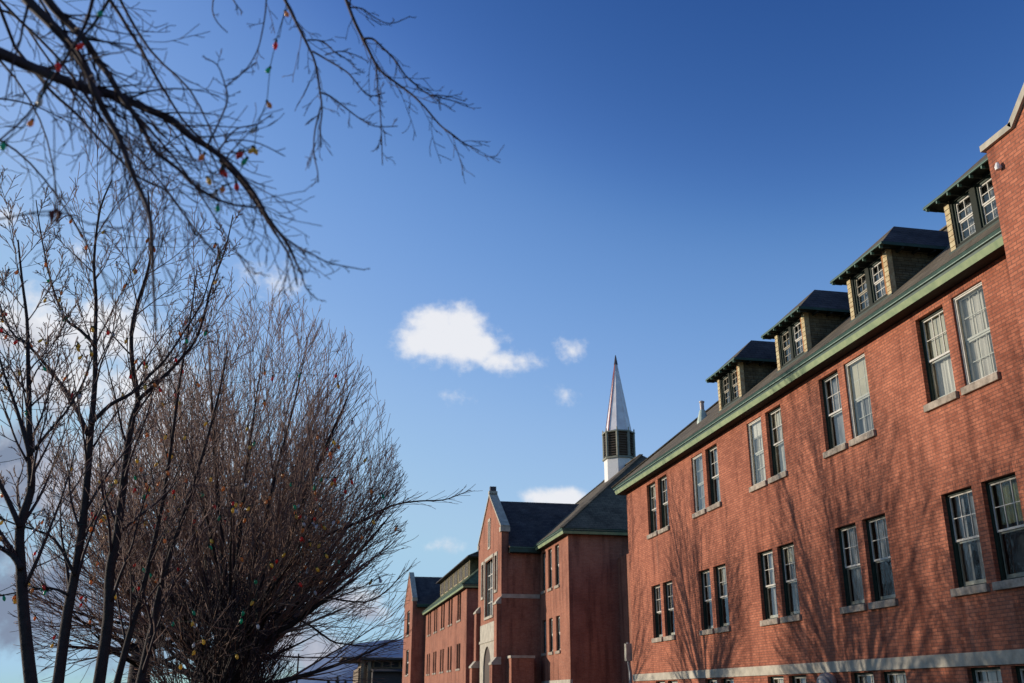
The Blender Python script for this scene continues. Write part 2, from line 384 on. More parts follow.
CORN = [(0, 10.13, 'soffit'), (.37, 10.11, 'fascia'), (.425, 10.255, 'gutter'), (.405, 10.265, 'gutter'), (.41, 10.325, 'lip2'), (.465, 10.335, 'lip2'),
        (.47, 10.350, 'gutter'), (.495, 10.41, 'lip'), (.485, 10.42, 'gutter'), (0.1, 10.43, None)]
M['lip2'] = plain('pale_green_lip', (.34, .46, .38), .5, .4, 6.)  # paler green strip along the gutter edge
def cornice(parent, X0, X1, y0, y1, dz=0., label=None, ends=(1, 1), ov=1.):
    """moulded eave swept round a wing's rectangle; ends: whether the eave turns the near / far corner"""
    b = MB()
    def ring(o, z):
        o *= ov; a = y0 - (o if ends[0] else 0); c = y1 + (o if ends[1] else 0)
        return [(X1, a, z), (X0 - o, a, z), (X0 - o, c, z), (X1, c, z)]
    for i in range(len(CORN) - 1):
        o, z, m = CORN[i]; o2, z2, _ = CORN[i + 1]
        A, B = ring(o, z + dz), ring(o2, z2 + dz)
        for s in range(3):
            if s == 0 and not ends[0]: continue
            if s == 2 and not ends[1]: continue
            b.poly([A[s], A[s + 1], B[s + 1], B[s]], M[m])
    return b.build('cornice', parent, label=label)

def hip_roof(parent, x0, x1, y0, y1, z, k, hips=(1, 1), mat=None, label=None):
    b = MB(); mat = mat or M['roof']; h = (x1 - x0) / 2; xm = (x0 + x1) / 2; zt = z + k * h
    ra = y0 + (h if hips[0] else 0); rb = y1 - (h if hips[1] else 0)
    A, B, C, D = (x0, y0, z), (x1, y0, z), (x1, y1, z), (x0, y1, z); P, Q = (xm, ra, zt), (xm, rb, zt)
    b.poly([A, P, Q, D], mat); b.poly([B, C, Q, P], mat); b.poly([A, B, P], mat); b.poly([C, D, Q], mat); b.poly([A, D, C, B], M['soffit'])
    # ridge and hip caps
    for p, q in ((P, Q), (A, P), (D, Q)):
        if (p is A and not hips[0]) or (p is D and not hips[1]): continue
        b.bar(Vector(p) + Vector((0, 0, .01)), Vector(q) + Vector((0, 0, .01)), .24, .05, mat)
    return b.build('roof', parent, label=label)

school = empty('brick_school', (13.5, 66, 0))
tag(school, 'long red brick school with pale green eaves, stone trim, dormers and a white steeple', 'school building')

# --- long near wing
UP = [16.93, 21.67, 26.52, 31.50, 36.67]
W1, HU = 1.07, 2.06
ops = []; wl = []
for i, y in enumerate(UP):
    y2 = y + 2.46 - W1
    ops += [(y, 7.85, W1, HU), (y2, 7.85, W1, HU), (y, 3.76, W1, 2.02), (y2, 3.76, W1, 2.02), (y, 1.15, W1, 1.0), (y2, 1.15, W1, 1.0)]
    st = [('storm', 'deep'), ('storm', 'deep'), ('deep', 'storm'), ('deep', 'storm'), ('deep', 'deep')][i]
    wl += [(y, 7.85, HU, st[0], (i * 3) % 2 if 'storm' in st[0] else (i + 1) % 3), (y2, 7.85, HU, st[1], i % 2 if 'storm' in st[1] else (i * 2) % 3)]
    wl += [(y, 3.76, 2.02, 'low', (3, 2, 1, 2, 1)[i]), (y2, 3.76, 2.02, 'low', (1, 2, 1, 5, 2)[i])]
    wl += [(y, 1.15, 1.0, 'base', 1), (y2, 1.15, 1.0, 'base', 2)]
wing_walls('wall', school, 13.5, 26.5, 14.0, 41.9, 10.2, ops, M['brick'], label='sunlit brick wall of the long near wing')
wl = [(y, z, h, st, sd + 12 * (i + 1)) for i, (y, z, h, st, sd) in enumerate(wl)]
for y, z, h, st, sd in wl: place_window(school, 13.5, y, z, W1, h, st, sd, sill=(st != 'base'))
b = MB(); b.box(13.46, 13.6, 14.31, 41.93, 2.185, 2.45, M['stone']); b.build('stone_band', school, label='pale stone band above the basement windows')
b = MB(); b.box(13.45, 13.49, 14.31, 41.93, 0, .5, M['stone']); b.build('plinth', school)
# soldier courses above the windows, a hair proud of the wall
lint = None
for (oy, oz, w, h) in ops:
    if oz < 3: continue
    zt = oz + h + .004
    if lint is None:
        b = MB(); n = int((w + .2) / .078)
        for q in range(n): b.box(13.4965, 13.52, oy - .1 + q * .078, oy - .1 + q * .078 + .066, zt, zt + .211, M['brick'])
        b.box(13.499, 13.52, oy - .1, oy - .1 + (n - 1) * .078 + .066, zt + .001, zt + .21, M['brick'])
        lint = b.build('brick_lintel', school, (13.5, oy + w / 2, zt))
    else: dup(lint, school, Vector((13.5, oy + w / 2, zt)) - wloc(school))
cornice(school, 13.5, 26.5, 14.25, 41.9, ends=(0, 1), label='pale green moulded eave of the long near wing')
KS = .84
hip_roof(school, 13.01, 26.99, 14.2, 42.39, 10.425, KS, hips=(0, 1), label='grey brown shingle roof of the long near wing')

# --- dormers
def dormer(y0, y1, X=13.84, zb=11.1, zt=12.36, styles=('dormer', 'dormer_dim')):
    b = MB(); xb = 17.2
    zlow = 10.9
    w = .64; hw = 1.04; zw = zb + .12
    g0 = y0 + .28; g1 = y1 - .25 - w
    opsd = [(g0, zw, w, hw), (g1, zw, w, hw)]
    ys = sorted({y0 + .14, y1 - .14, g0, g0 + w, g1, g1 + w}); zs = [zlow, zw, zw + hw, zt]
    for i in range(len(ys) - 1):
        for j in range(3):
            cy, cz = (ys[i] + ys[i + 1]) / 2, (zs[j] + zs[j + 1]) / 2
            if any(o[0] < cy < o[0] + o[2] and o[1] < cz < o[1] + o[3] for o in opsd): continue
            mat = M['rust'] if cy < g0 and cz > zw - .02 else M['dormerframe']
            b.poly([(X, ys[i], zs[j]), (X, ys[i], zs[j + 1]), (X, ys[i + 1], zs[j + 1]), (X, ys[i + 1], zs[j])], mat)
    for (oy, oz, ww, h) in opsd:
        a, c, e, g = oy, oy + ww, oz, oz + h; D = X + .45
        for q in ([(X, a, e), (D, a, e), (D, a, g), (X, a, g)], [(X, c, e), (X, c, g), (D, c, g), (D, c, e)], [(X, a, g), (D, a, g), (D, c, g), (X, c, g)], [(X, a, e), (X, c, e), (D, c, e), (D, a, e)]):
            b.poly(q, M['framegreen'])
    for yy in (y0, y1 - .18): b.box(X - .012, X + .13, yy, yy + .18, zlow, zt, M['trimyellow'])
    # corner shingle courses in low relief
    for yy in (y0 + .02, y1 - .16):
        z = zb
        while z < zt - .1: b.box(X - .03, X - .010, yy - .03, yy + .15, z, z + .115, M['trimyellow']); z += .135
    b.poly([(X, y0 + .001, zlow), (xb, y0 + .001, zlow), (xb, y0 + .001, zt), (X, y0 + .001, zt)], M['clad'])
    b.poly([(X, y1 - .001, zlow), (X, y1 - .001, zt), (xb, y1 - .001, zt), (xb, y1 - .001, zlow)], M['clad'])
    z = zb + .05
    while z < zt:                                   # cladding courses on the cheeks
        for yy, s in ((y0, -1), (y1, 1)): b.bar((X + .13, yy + s * .008, z), (xb, yy + s * .008, z), .012, .016, M['clad'])
        z += .135
    b.box(X - .05, X + .02, y0 - .04, y1 + .04, zb - .02, zb + .03, M['framegreen'])
    d = b.build('dormer', school, (X, (y0 + y1) / 2, zlow))
    for (oy, oz, ww, h), st in zip(opsd, styles): place_window(d, X, oy, oz, ww, h, st, 1 if st == 'dormer' else 2, sill=False)
    r = MB(); ov = .30; a, c = y0 - ov, y1 + ov; xe = X - ov; hw_ = (c - a) / 2; ym = (a + c) / 2; k = .95
    zr = zt + k * hw_ ; xbk = 13 + (zr - 10.5) / KS + .1
    P = (xe + hw_ * 1.0, ym, zr + .0); Q = (xbk + .6, ym, zr)
    A, B = (xe, a, zt + .03), (xe, c, zt + .03); E_, F_ = (xbk + .6, a, zt + .03), (xbk + .6, c, zt + .03)
    r.poly([A, P, B], M['roof']); r.poly([A, E_, Q, P], M['shaderoof']); r.poly([B, P, Q, F_], M['shaderoof'])  # lit tone on the front slope, shadow tone painted on both sides
    r.poly([(xe, a, zt + .001), (xe, c, zt + .001), (xbk, c, zt + .001), (xbk, a, zt + .001)], M['dormerframe'])
    r.build('dormer_roof', d, smooth=False)
    e = MB()
    e.box(xe - .03, xe - .002, a - .03, c + .03, zt - .02, zt + .045, M['gutter']); e.box(xe - .04, xe - .031, a - .03, c + .03, zt - .015, zt + .002, M['lip'])
    e.box(xe, xbk, a - .03, a - .002, zt - .03, zt + .05, M['gutter']); e.box(xe, xbk, c + .002, c + .03, zt - .03, zt + .05, M['gutter'])
    n = 6
    for q in range(n + 1):
        y = a + .08 + (c - a - .16) * q / n
        e.box(xe - .034, xe + .05, y - .018, y + .018, zt - .10, zt - .032, M['lip']); e.box(xe + .051, X - .04, y - .018, y + .018, zt - .09, zt - .034, M['soffit'])
    for q in range(7):
        x = X + .25 + q * .45; e.box(x, x + .05, a - .002, y0 - .01, zt - .09, zt - .032, M['soffit'])
    e.build('dormer_eave', d)
    return d
for (y0, y1), st in zip(((16.15, 18.15), (20.62, 22.6), (25.12, 27.08), (29.85, 31.78)), (('dormer', 'dormer'), ('dormer', 'dormer_dim'), ('dormer', 'dormer_dim'), ('dormer_dim', 'dormer_dim'))):
    dormer(y0, y1, styles=st)
# roof vents
b = MB(); b.lathe((15.0, 36.2, 11.7), [(.26, 0), (.24, .3), (.12, .75), (.10, .78)], 14, M['vent']); b.lathe((15.0, 36.2, 12.48), [(.085, 0), (.085, .3), (.11, .31), (.11, .36), (.02, .4)], 12, M['bronze'])
b.build('roof_vent', school, label='cone shaped green and red vent on the near wing roof')
b = MB(); b.lathe((15.0, 41.0, 11.3), [(.15, 0), (.15, .45)], 12, M['vent']); b.lathe((15.0, 41.0, 11.751), [(.19, 0), (.18, .1), (.08, .17)], 12, M['bronze'])
b.build('roof_vent', school)
# downpipe at the far corner
b = MB(); P = [Vector(p) for p in ((13.38, 42.12, 3.75), (13.38, 42.12, 2.9), (13.46, 42.2, 2.55), (13.46, 42.2, 0))]
b.box(13.24, 13.5, 41.98, 42.24, 3.0, 3.7, M['stone']); b.tube(P, [.07] * 4, 10, M['metal']); b.build('downpipe', school)
# wall lamp
b = MB(); c = Vector((13.24, 24.9, 1.93)); ax = Vector((-.85, -.30, -.25)).normalized()
def cyl(b, c, ax, prof, n, mat):
    q = ax.orthogonal().normalized(); w = ax.cross(q); i = len(b.v); k = b.mi(mat)
    for r, d in prof:
        for a in range(n):
            t = 2 * math.pi * a / n; b.v.append(tuple(c + ax * d + q * r * math.cos(t) + w * r * math.sin(t)))
    for j in range(len(prof) - 1):
        for a in range(n): e = (a + 1) % n; b.f.append((i + j * n + a, i + j * n + e, i + (j + 1) * n + e, i + (j + 1) * n + a)); b.m.append(k)
    b.f.append(tuple(i + a for a in range(n))); b.m.append(k)
    b.f.append(tuple(i + (len(prof) - 1) * n + a for a in range(n))); b.m.append(k)
cyl(b, c, ax, [(.06, -.22), (.16, -.2), (.235, -.08), (.245, .05), (.225, .055)], 24, M['bronze'])
cyl(b, c, ax, [(.16, .05), (.20, .13), (.21, .15), (.17, .17)], 24, M['bronze']); cyl(b, c, ax, [(.16, .15), (.12, .21), (.04, .24)], 20, M['metal'])
b.box(13.35, 13.49, 24.94, 25.10, 1.85, 2.02, M['bronze'])
b.build('wall_lamp', school, smooth=False, label='round brown floodlight on the basement wall')

# --- gabled wings
def gable_wing(X, y0, y1, zk, za, shoulder, xback, wins, mat, zeave, label, kr=None, slit=None, finial=False, apy=None):
    w = wing_walls('wall', school, X, xback, y0, y1, zeave, [(a, z, ww, h) for a, z, ww, h, *_ in wins], mat, label=label)
    ym = (y0 + y1) / 2
    g = MB()
    prof = [(y0, zeave), (y0, zk), (y0 + shoulder, zk), (ym, za), (y1 - shoulder, zk), (y1, zk), (y1, zeave)]
    if shoulder == 0: prof = [(y0, zeave), (y0, zk), (ym, za), (y1, zk), (y1, zeave)]
    g.prism_x(prof, X, X + .45, mat); g.build('gable', school)
    c = MB(); t = .13
    for s, e in ((y0, ym), (y1, ym)):
        sg = 1 if e > s else -1
        p0 = (s + sg * shoulder, zk)
        if shoulder: c.box(X - .07, X + .52, min(s - sg * .08, s + sg * shoulder), max(s - sg * .08, s + sg * shoulder), zk + .004, zk + t, M['stone'])
        else: c.box(X - .09, X + .54, min(s - sg * .12, s + sg * .35), max(s - sg * .12, s + sg * .35), zk - .28, zk + .02, M['stone'])
        dy = ym - p0[0]; dz = za - zk; L = math.hypot(dy, dz); ny, nz = -dz / L * sg, abs(dy) / L
        q = [(p0[0], p0[1] + .006), (ym, za + .006), (ym, za + t / nz), (p0[0] + ny * t, p0[1] + nz * t + .006)]
        c.prism_x(q, X - .07, X + .52, M['stone'])
    if finial:
        c.box(X - .08, X + .5, ym - .2, ym + .2, za + .12, za + .30, M['stone']); c.box(X - .0, X + .42, ym - .16, ym + .16, za + .30, za + .62, M['leadtip'])
    c.build('gable_coping', school)
    r = MB(); zr = za - .35; k = (zr - zeave - .25) / (ym - y0 + .4); ze = zeave + .25
    a, e = y0 - .4, y1 + .4
    r.poly([(X + .45, a, ze), (xback, a, ze), (xback, ym, zr), (X + .45, ym, zr)], M['shaderoof']); r.poly([(X + .45, e, ze), (X + .45, ym, zr), (xback, ym, zr), (xback, e, ze)], M['shaderoof'])
    r.poly([(X + .45, a, ze), (X + .45, ym, zr), (X + .45, e, ze)], mat); r.poly([(xback, a, ze), (xback, e, ze), (xback, ym, zr)], mat)
    r.box(X + .45, xback, a - .05, a - .002, ze - .30, ze + .02, M['gutter']); r.box(X + .45, xback, a, y0 - .002, ze - .34, ze - .29, M['soffit']); r.box(X + .45, xback, a - .09, a - .052, ze - .03, ze + .02, M['lip'])
    r.build('roof', school)
    if slit:
        s = MB(); sy, s0, s1 = slit
        s.box(X - .05, X - .001, sy - .42, sy + .42, s0 - .15, s0, M['stone']); s.box(X - .04, X - .001, sy - .42, sy - .22, s0, s1, M['stone']); s.box(X - .04, X - .001, sy + .22, sy + .42, s0, s1, M['stone']); s.box(X - .05, X - .001, sy - .42, sy + .42, s1, s1 + .2, M['stone'])
        s.box(X - .02, X - .002, sy - .22, sy + .22, s0, s1, M['dark']); s.build('slit_window', school, label='narrow slit window high in the entrance gable')
    return w
gable_wing(12.0, 4.3, 14.3, 11.33, 15.0, .8, 28, [], M['brick'], 10.2, 'brick wall of the nearest gabled end')
b = MB(); b.lathe((11.93, 14.0, 10.75), [(.05, 0), (.06, .06), (.03, .14)], 10, M['white']); b.box(11.94, 11.998, 13.97, 14.03, 10.78, 10.84, M['metal']); b.build('insulator', school, label='small white insulator on the nearest gable')

# --- central block with steeple
cb = []
for zz, h in ((7.72, 2.35), (4.05, 1.93)):
    for y in (57.15, 58.95, 60.75): cb.append((y - .05, zz, .95, h))
wing_walls('wall', school, 14.1, 28, 54.86, 77.6, 10.3, cb, M['brick_far'], label='brick wall of the tall central block')
for i, (y, z, w, h) in enumerate(cb): place_window(school, 14.1, y, z, w, h, 'deep', (1, 2, 0)[i % 3], fine=False)
b = MB(); b.box(14.06, 14.2, 54.83, 61.9, 2.185, 2.45, M['stone']); b.build('stone_band', school)
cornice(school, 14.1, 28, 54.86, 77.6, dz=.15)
hip_roof(school, 13.61, 28.49, 54.37, 78.09, 10.575, KS, label='tall hipped roof of the central block')
wing_walls('wall', school, 17, 25, 41.9, 54.86, 9.0, [], M['brick_far'], label='recessed link wall between the wings')
wing_walls('wall', school, 17, 25, 77.6, 85.6, 9.0, [], M['brick_far'])
# steeple
sx, sy = 20.9, 66.2; RO = math.pi / 8
b = MB(); b.lathe((sx, sy, 15.2), [(1.10, 0), (1.10, 2.2)], 8, M['white'], RO)
st = b.build('steeple', school, (sx, sy, 15.2), label='white steeple drum rising from the central roof')
b = MB(); b.lathe((sx, sy, 17.402), [(1.22, 0), (1.22, .12), (1.12, .14)], 8, M['greenpost'], RO); b.lathe((sx, sy, 17.55), [(.95, 0), (.95, 1.75)], 8, M['louver'], RO)
for i in range(8):
    t = 2 * math.pi * i / 8 + RO; x, y = sx + 1.08 * math.cos(t), sy + 1.08 * math.sin(t)
    b.lathe((x, y, 17.55), [(.10, 0), (.10, 1.75)], 6, M['greenpost'])
    t2 = 2 * math.pi * (i + 1) / 8 + RO; x2, y2 = sx + 1.04 * math.cos(t2), sy + 1.04 * math.sin(t2); x1, y1 = sx + 1.04 * math.cos(t), sy + 1.04 * math.sin(t)
    for q in range(9): z = 17.68 + q * .18; b.bar((x1, y1, z), (x2, y2, z), .10, .035, M['louver'])
b.lathe((sx, sy, 19.30), [(1.20, 0), (1.20, .10), (1.0, .12)], 8, M['greenpost'], RO)
for i in range(8):
    t = 2 * math.pi * i / 8 + RO; b.lathe((sx + 1.12 * math.cos(t), sy + 1.12 * math.sin(t), 19.4), [(.05, 0), (.05, .2), (.0, .28)], 6, M['stone'])
b.build('belfry', st, label='dark louvred belfry stage with green posts')
b = MB(); b.lathe((sx, sy, 19.42), [(.93, 0), (.05, 5.45)], 8, M['spire'], RO); b.lathe((sx, sy, 24.6), [(.15, 0), (.03, .75)], 8, M['leadtip'], RO)
for i in range(8):
    t = 2 * math.pi * i / 8 + RO; b.bar((sx + .94 * math.cos(t), sy + .94 * math.sin(t), 19.43), (sx + .06 * math.cos(t), sy + .06 * math.sin(t), 24.8), .06, .05, M['spirered'] if i in (2, 3, 4) else M['spire'])
b.build('spire', st, label='tall white eight sided spire with reddish ribs')

# --- entrance gable
EX = 11.6
ew = [(65.0, 6.55, 3.0, 3.7, 'entrance', 2), (63.55, 8.0, .75, 2.2, 'entrance', 2), (68.7, 8.0, .75, 2.2, 'entrance', 2)]
gable_wing(EX, 62.1, 71.0, 11.75, 14.6, 0, 19.0, ew, M['brick_far'], 10.2, 'brick wall of the gabled entrance bay', slit=(66.55, 11.1, 12.8), finial=True)
for y, z, w, h, s, sd in ew: place_window(school, EX, y, z, w, h, s, sd, sill=False)
b = MB()
for (a, z, w, h, *_) in ew:
    b.box(EX - .05, EX - .001, a - .16, a, z - .16, z + h + .2, M['stone']); b.box(EX - .05, EX - .001, a + w, a + w + .16, z - .16, z + h + .2, M['stone'])
    b.box(EX - .055, EX - .001, a, a + w, z + h, z + h + .2, M['stone']); b.box(EX - .09, EX - .001, a, a + w, z - .16, z, M['stone'])
b.build('window_surround', school)
b = MB()
PX = EX - .12; pa, pb, pt = 63.7, 69.3, 6.1; ac, ar, az = 66.5, 1.45, 3.2
b.box(PX, EX - .002, pa, pb, 4.8, pt, M['stone']); b.box(PX - .06, EX - .003, pa - .05, pb + .05, 4.9, 5.06, M['stone'])
n = 18; arc = [(ac + ar * math.cos(math.pi * i / n), az + ar * math.sin(math.pi * i / n)) for i in range(n + 1)]
for i in range(n):
    (y1, z1), (y2, z2) = arc[i], arc[i + 1]
    b.poly([(PX, y1, z1), (PX, y1, 4.8), (PX, y2, 4.8), (PX, y2, z2)], M['stone']); b.poly([(PX, y1, z1), (PX, y2, z2), (EX - .002, y2, z2), (EX - .002, y1, z1)], M['stone'])
b.box(PX, EX - .002, pa, ac - ar, 0, 4.8, M['stone']); b.box(PX, EX - .002, ac + ar, pb, 0, 4.8, M['stone'])
b.build('portal', school, label='pale stone arched entrance surround')
b = MB(); pr = [(ac - ar, .3), (ac + ar, .3)] + arc
b.prism_x(pr, EX - .03, EX - .004, M['door']); b.build('door', school, label='dark door inside the stone arch')
for yb in (62.12, 70.0):
    b = MB()
    b.box(EX - .55, EX - .001, yb, yb + .95, 0, 3.4, M['brick_far']); b.prism_y([(EX - .61, 3.402), (EX - .61, 3.5), (EX - .3, 3.85), (EX - .003, 3.85), (EX - .003, 3.402)], yb - .05, yb + 1.0, M['stone'])
    b.box(EX - .28, EX - .002, yb + .02, yb + .93, 3.852, 7.0, M['brick_far']); b.prism_y([(EX - .34, 7.002), (EX - .34, 7.1), (EX - .03, 7.45), (EX - .003, 7.45), (EX - .003, 7.002)], yb - .05, yb + 1.0, M['stone'])
    b.build('buttress', school)
b = MB(); b.box(EX + .02, 14.05, 62.04, 62.098, 7.35, 7.6, M['stone']); b.build('stone_band', school)
b = MB(); b.box(12.0, 13.4, 60.9, 62.09, 0, 3.75, M['brick_far']); b.box(11.95, 13.45, 60.85, 62.092, 3.752, 3.9, M['stone']); b.box(11.985, 11.998, 61.15, 61.85, .1, 2.3, M['door']); b.build('side_porch', school, label='low flat topped brick porch in the corner of the entrance')

# --- far wing with long dormer
fw = []
for p in ((88.95, 91.25), (94.4, 97.2), (100.0, 102.8), (105.9, 108.6), (111.5, 114.4)):
    for zz, h in ((7.95, 2.3), (3.85, 2.1)):
        for y in (p[0], p[1] - 1.05): fw.append((y, zz, 1.05, h))
wing_walls('wall', school, 13.0, 26, 85.6, 116.6, 10.25, fw, M['brick_far'], label='brick wall of the far wing')
for i, (y, z, w, h) in enumerate(fw): place_window(school, 13.0, y, z, w, h, 'deep', (2, 1)[i % 2], fine=False)
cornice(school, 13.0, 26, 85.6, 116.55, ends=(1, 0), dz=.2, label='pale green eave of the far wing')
M['mossroof'] = shingle_mat('mossy_green_shingles', (.13, .17, .10), (.10, .13, .08))
hip_roof(school, 12.51, 26.49, 85.11, 117.0, 10.625, KS, hips=(1, 0), mat=M['mossroof'], label='green tinged roof of the far wing')
b = MB(); X = 14.6
b.box(X, 20, 94.5, 116.8, 11.6, 13.9, M['clad'])
d = b.build('dormer', school, label='long dormer with a row of windows on the far wing')
for i in range(6):
    w = MB(); y = 95.4 + i * 3.6
    w.box(X - .06, X - .002, y - .1, y + 2.3, 12.35, 12.42, M['trimyellow']); w.box(X - .06, X - .002, y - .1, y, 12.42, 13.75, M['trimyellow']); w.box(X - .06, X - .002, y + 2.2, y + 2.3, 12.42, 13.75, M['trimyellow'])
    w.box(X - .05, X - .002, y + 1.05, y + 1.15, 12.42, 13.75, M['trimyellow']); w.box(X - .03, X - .003, y, y + 2.2, 12.42, 13.75, M['dark']); w.build('window', d)
b = MB(); b.prism_y([(X - .5, 13.9), (X - .5, 14.0), (19.8, 16.4), (19.8, 13.9)], 92.5, 117.1, M['shaderoof']); b.build('dormer_roof', d)
gable_wing(11.5, 117.2, 127.3, 12.2, 15.6, 0, 27, [(120.4, 8.4, 3.2, 2.8, 'deep', 2), (120.0, 3.9, 3.2, 2.8, 'deep', 1)], M['brick_far'], 11.3, 'brick wall of the far gabled end')
for y, z, w, h, s, sd in [(120.4, 8.4, 3.2, 2.8, 'deep', 2), (120.0, 3.9, 3.2, 2.8, 'deep', 1)]: place_window(school, 11.5, y, z, w, h, s, sd, fine=False)

# ------------------------------------------------------------------ distant low building
far = empty('low_modern_building', (12, 175, 0)); tag(far, 'low flat roofed building with overhanging eaves at the far end of the street', 'building')
M['tan'] = plain('tan_wall', (.22, .17, .12), .85, .3, .6); M['eavebrown'] = plain('dark_brown_eave', (.06, .05, .05), .8, .3, .6)
b = MB(); b.box(8.3, 30, 171.5, 190, 0, 5.9, M['tan']); b.build('wall', far)
b = MB(); b.box(6.1, 33, 169, 192, 7.15, 7.45, M['eavebrown']); b.prism_x([(169, 7.45), (192, 7.45), (180, 7.9)], 5.6, 33, M['eavebrown']); b.build('roof', far)
b = MB(); b.box(9.0, 29.5, 172, 189, 5.9, 7.15, M['tan']); b.build('clerestory_wall', far)
for i in range(7):
    w = MB(); x = 9.4 + i * 1.45; w.box(x, x + 1.1, 171.93, 171.99, 6.1, 7.0, M['dark']); w.box(x - .06, x + 1.16, 171.9, 171.928, 6.98, 7.08, M['stone']); w.box(x - .06, x, 171.9, 171.99, 6.02, 7.0, M['stone']); w.build('window', far)
b = MB(); b.prism_x([(165, 5.4), (171.4, 5.85), (171.4, 5.6), (165, 5.2)], 10.3, 30, M['eavebrown']); b.box(10.3, 30, 166, 171.3, 0, 5.2, M['eavebrown']); b.build('lower_roof', far)
for x in (8.6, 9.7): b = MB(); b.box(x, x + .5, 170, 170.5, 0, 7.1, M['tan']); b.build('column', far)
pole = empty('utility_pole', at(296, 692, 140)); pole.location.z = 0; tag(pole, 'slim dark utility pole far off between the trees and the low building', 'utility pole')
b = MB(); p = pole.location; b.lathe((p.x, p.y, 0), [(.16, 0), (.10, 6.9)], 8, M['bark']); b.build('shaft', pole)
b = MB(); b.box(p.x - .8, p.x + .8, p.y - .05, p.y + .05, 6.3, 6.42, M['bark']); b.build('crossarm', pole)
# far conifers
def conifer(x, y, h, lab):
    t = empty('small_conifer', (x, y, 0)); tag(t, lab, 'tree', 'small dark conifers below the mountain')
    b = MB(); b.lathe((x, y, 0), [(.12, 0), (.05, h * .9)], 6, M['bark']); b.build('trunk', t)
    rng = random.Random(int(x * 10)); c = MB(); M.setdefault('needle', plain('dark_needles', (.03, .045, .025), .9, .4, 2.))
    for i in range(520):
        z = h * (.12 + .88 * rng.random() ** .8); r = (1 - z / h) * h * .2 * rng.uniform(.3, 1.1) + .03; a = rng.uniform(0, 6.28)
        p = Vector((x + r * math.cos(a), y + r * math.sin(a), z)); d = Vector((math.cos(a), math.sin(a), -.3)) * .28; s = Vector((-math.sin(a), math.cos(a), .1)) * .1
        c.poly([p - s, p + d, p + s], M['needle'])
    c.build('crown', t)
for px, h, lab in ((337, 4.3, 'small dark conifer, tallest of the row left of the low building'), (328, 3.7, 'small dark conifer, leftmost of the row below the mountain'), (345, 3.8, 'small dark conifer, nearest the low building')):
    q = at(px, 690, 150); conifer(q.x, 150, h, lab)

# ------------------------------------------------------------------ trees
def grow(out, p, d, L, r, lvl, P, rng, tip=.004):
    sp = P[lvl]; n = sp['n']; pts = [p.copy()]; rad = [r]; d = d.normalized(); step = L / n; q = p.copy()
    for i in range(n):
        w = sp['w']; d = (d + Vector((rng.gauss(0, w), rng.gauss(0, w), rng.gauss(0, w))) + Vector((0, 0, sp['t']))).normalized()
        q = q + d * step; pts.append(q.copy()); rad.append(max(tip, r * (1 - (i + 1) / n * sp.get('taper', .85))))
    out.append((lvl, pts, rad)); kids(out, pts, rad, L, lvl, P, rng, tip)
def kids(out, pts, rad, L, lvl, P, rng, tip=.004, u0=None, cnt=None, bias=None):
    if lvl + 1 >= len(P): return
    sp = P[lvl]; n = len(pts) - 1; c = cnt if cnt is not None else sp['c']
    c = int(c * rng.uniform(.75, 1.25) + .5); a0 = rng.uniform(0, 6.28)
    lo = sp['u'] if u0 is None else u0
    for k in range(c):
        u = lo + (1 - lo) * ((k + rng.random()) / c) * .99; f = u * n; i = min(int(f), n - 1); fr = f - i
        q = pts[i].lerp(pts[i + 1], fr); dd = (pts[i + 1] - pts[i]).normalized()
        ang = R_(rng.uniform(*sp['a'])); az = a0 + k * 2.4 + rng.uniform(-.4, .4)
        o = dd.orthogonal().normalized(); o = o * math.cos(az) + dd.cross(o) * math.sin(az)
        nd = dd * math.cos(ang) + o * math.sin(ang)
        if bias is not None: nd = (nd + bias).normalized()
        rr = (rad[i] * (1 - fr) + rad[i + 1] * fr) * sp['rr']
        grow(out, q, nd, L * sp['l'] * rng.uniform(.6, 1.15) * (1 - .35 * u), max(tip, rr), lvl + 1, P, rng, tip)
def tree_meshes(root, out, mats, trunk_lvls=(0,), sides=(8, 5, 3, 3, 3), low=None):
    tr, cr = MB(), MB()
    for lvl, pts, rad in out:
        (tr if lvl in trunk_lvls else cr).tube(pts, rad, sides[min(lvl, 4)], mats[min(lvl, len(mats) - 1)])
    tr.build('trunk', root, tuple(root.location), smooth=True); cr.build('crown', root, tuple(root.location), smooth=True)

BULB = {}
def bulb_proto():
    for k in BC:
        b = MB(); b.lathe((0, 0, -.085), [(.004, 0), (.014, .012), (.021, .030), (.020, .045), (.012, .066)], 8, M['b_' + k]); b.lathe((0, 0, -.02), [(.013, 0), (.013, .026)], 6, M['cord'])
        me = bpy.data.meshes.new('bulb'); me.from_pydata(b.v, [], b.f)
        for m in b.mats: me.materials.append(m)
        me.polygons.foreach_set('material_index', b.m); me.polygons.foreach_set('use_smooth', [True] * len(b.f)); BULB[k] = me
bulb_proto()
KC = ['red', 'orange', 'yellow', 'green', 'orange', 'yellow', 'clear']
def light_string(pts, label, rng, colors=None, scale=1., cord_r=.0045, every=1, sag=.0):
    o0 = pts[0]; root = empty('light_string', o0); tag(root, label, 'string lights', 'strings of coloured bulbs hung in the trees')
    P = []
    for a, b_ in zip(pts[:-1], pts[1:]):
        for t in (0, .33, .67):
            q = a.lerp(b_, t); q.z -= sag * math.sin(t * math.pi) * (b_ - a).length; P.append(q)
    P.append(pts[-1]); c = MB(); c.tube(P, [cord_r] * len(P), 4, M['cord']); c.build('cord', root, tuple(o0))
    for i, q in enumerate(pts):
        if i % every: continue
        k = colors[i] if colors else rng.choice(KC)
        if k is None: continue
        o = bpy.data.objects.new('bulb', BULB[k]); COL.objects.link(o); o.parent = root; o.location = q - o0
        o.rotation_euler = (rng.uniform(-.6, .6), rng.uniform(-.6, .6), rng.uniform(0, 6)); o.scale = (scale,) * 3
    return root
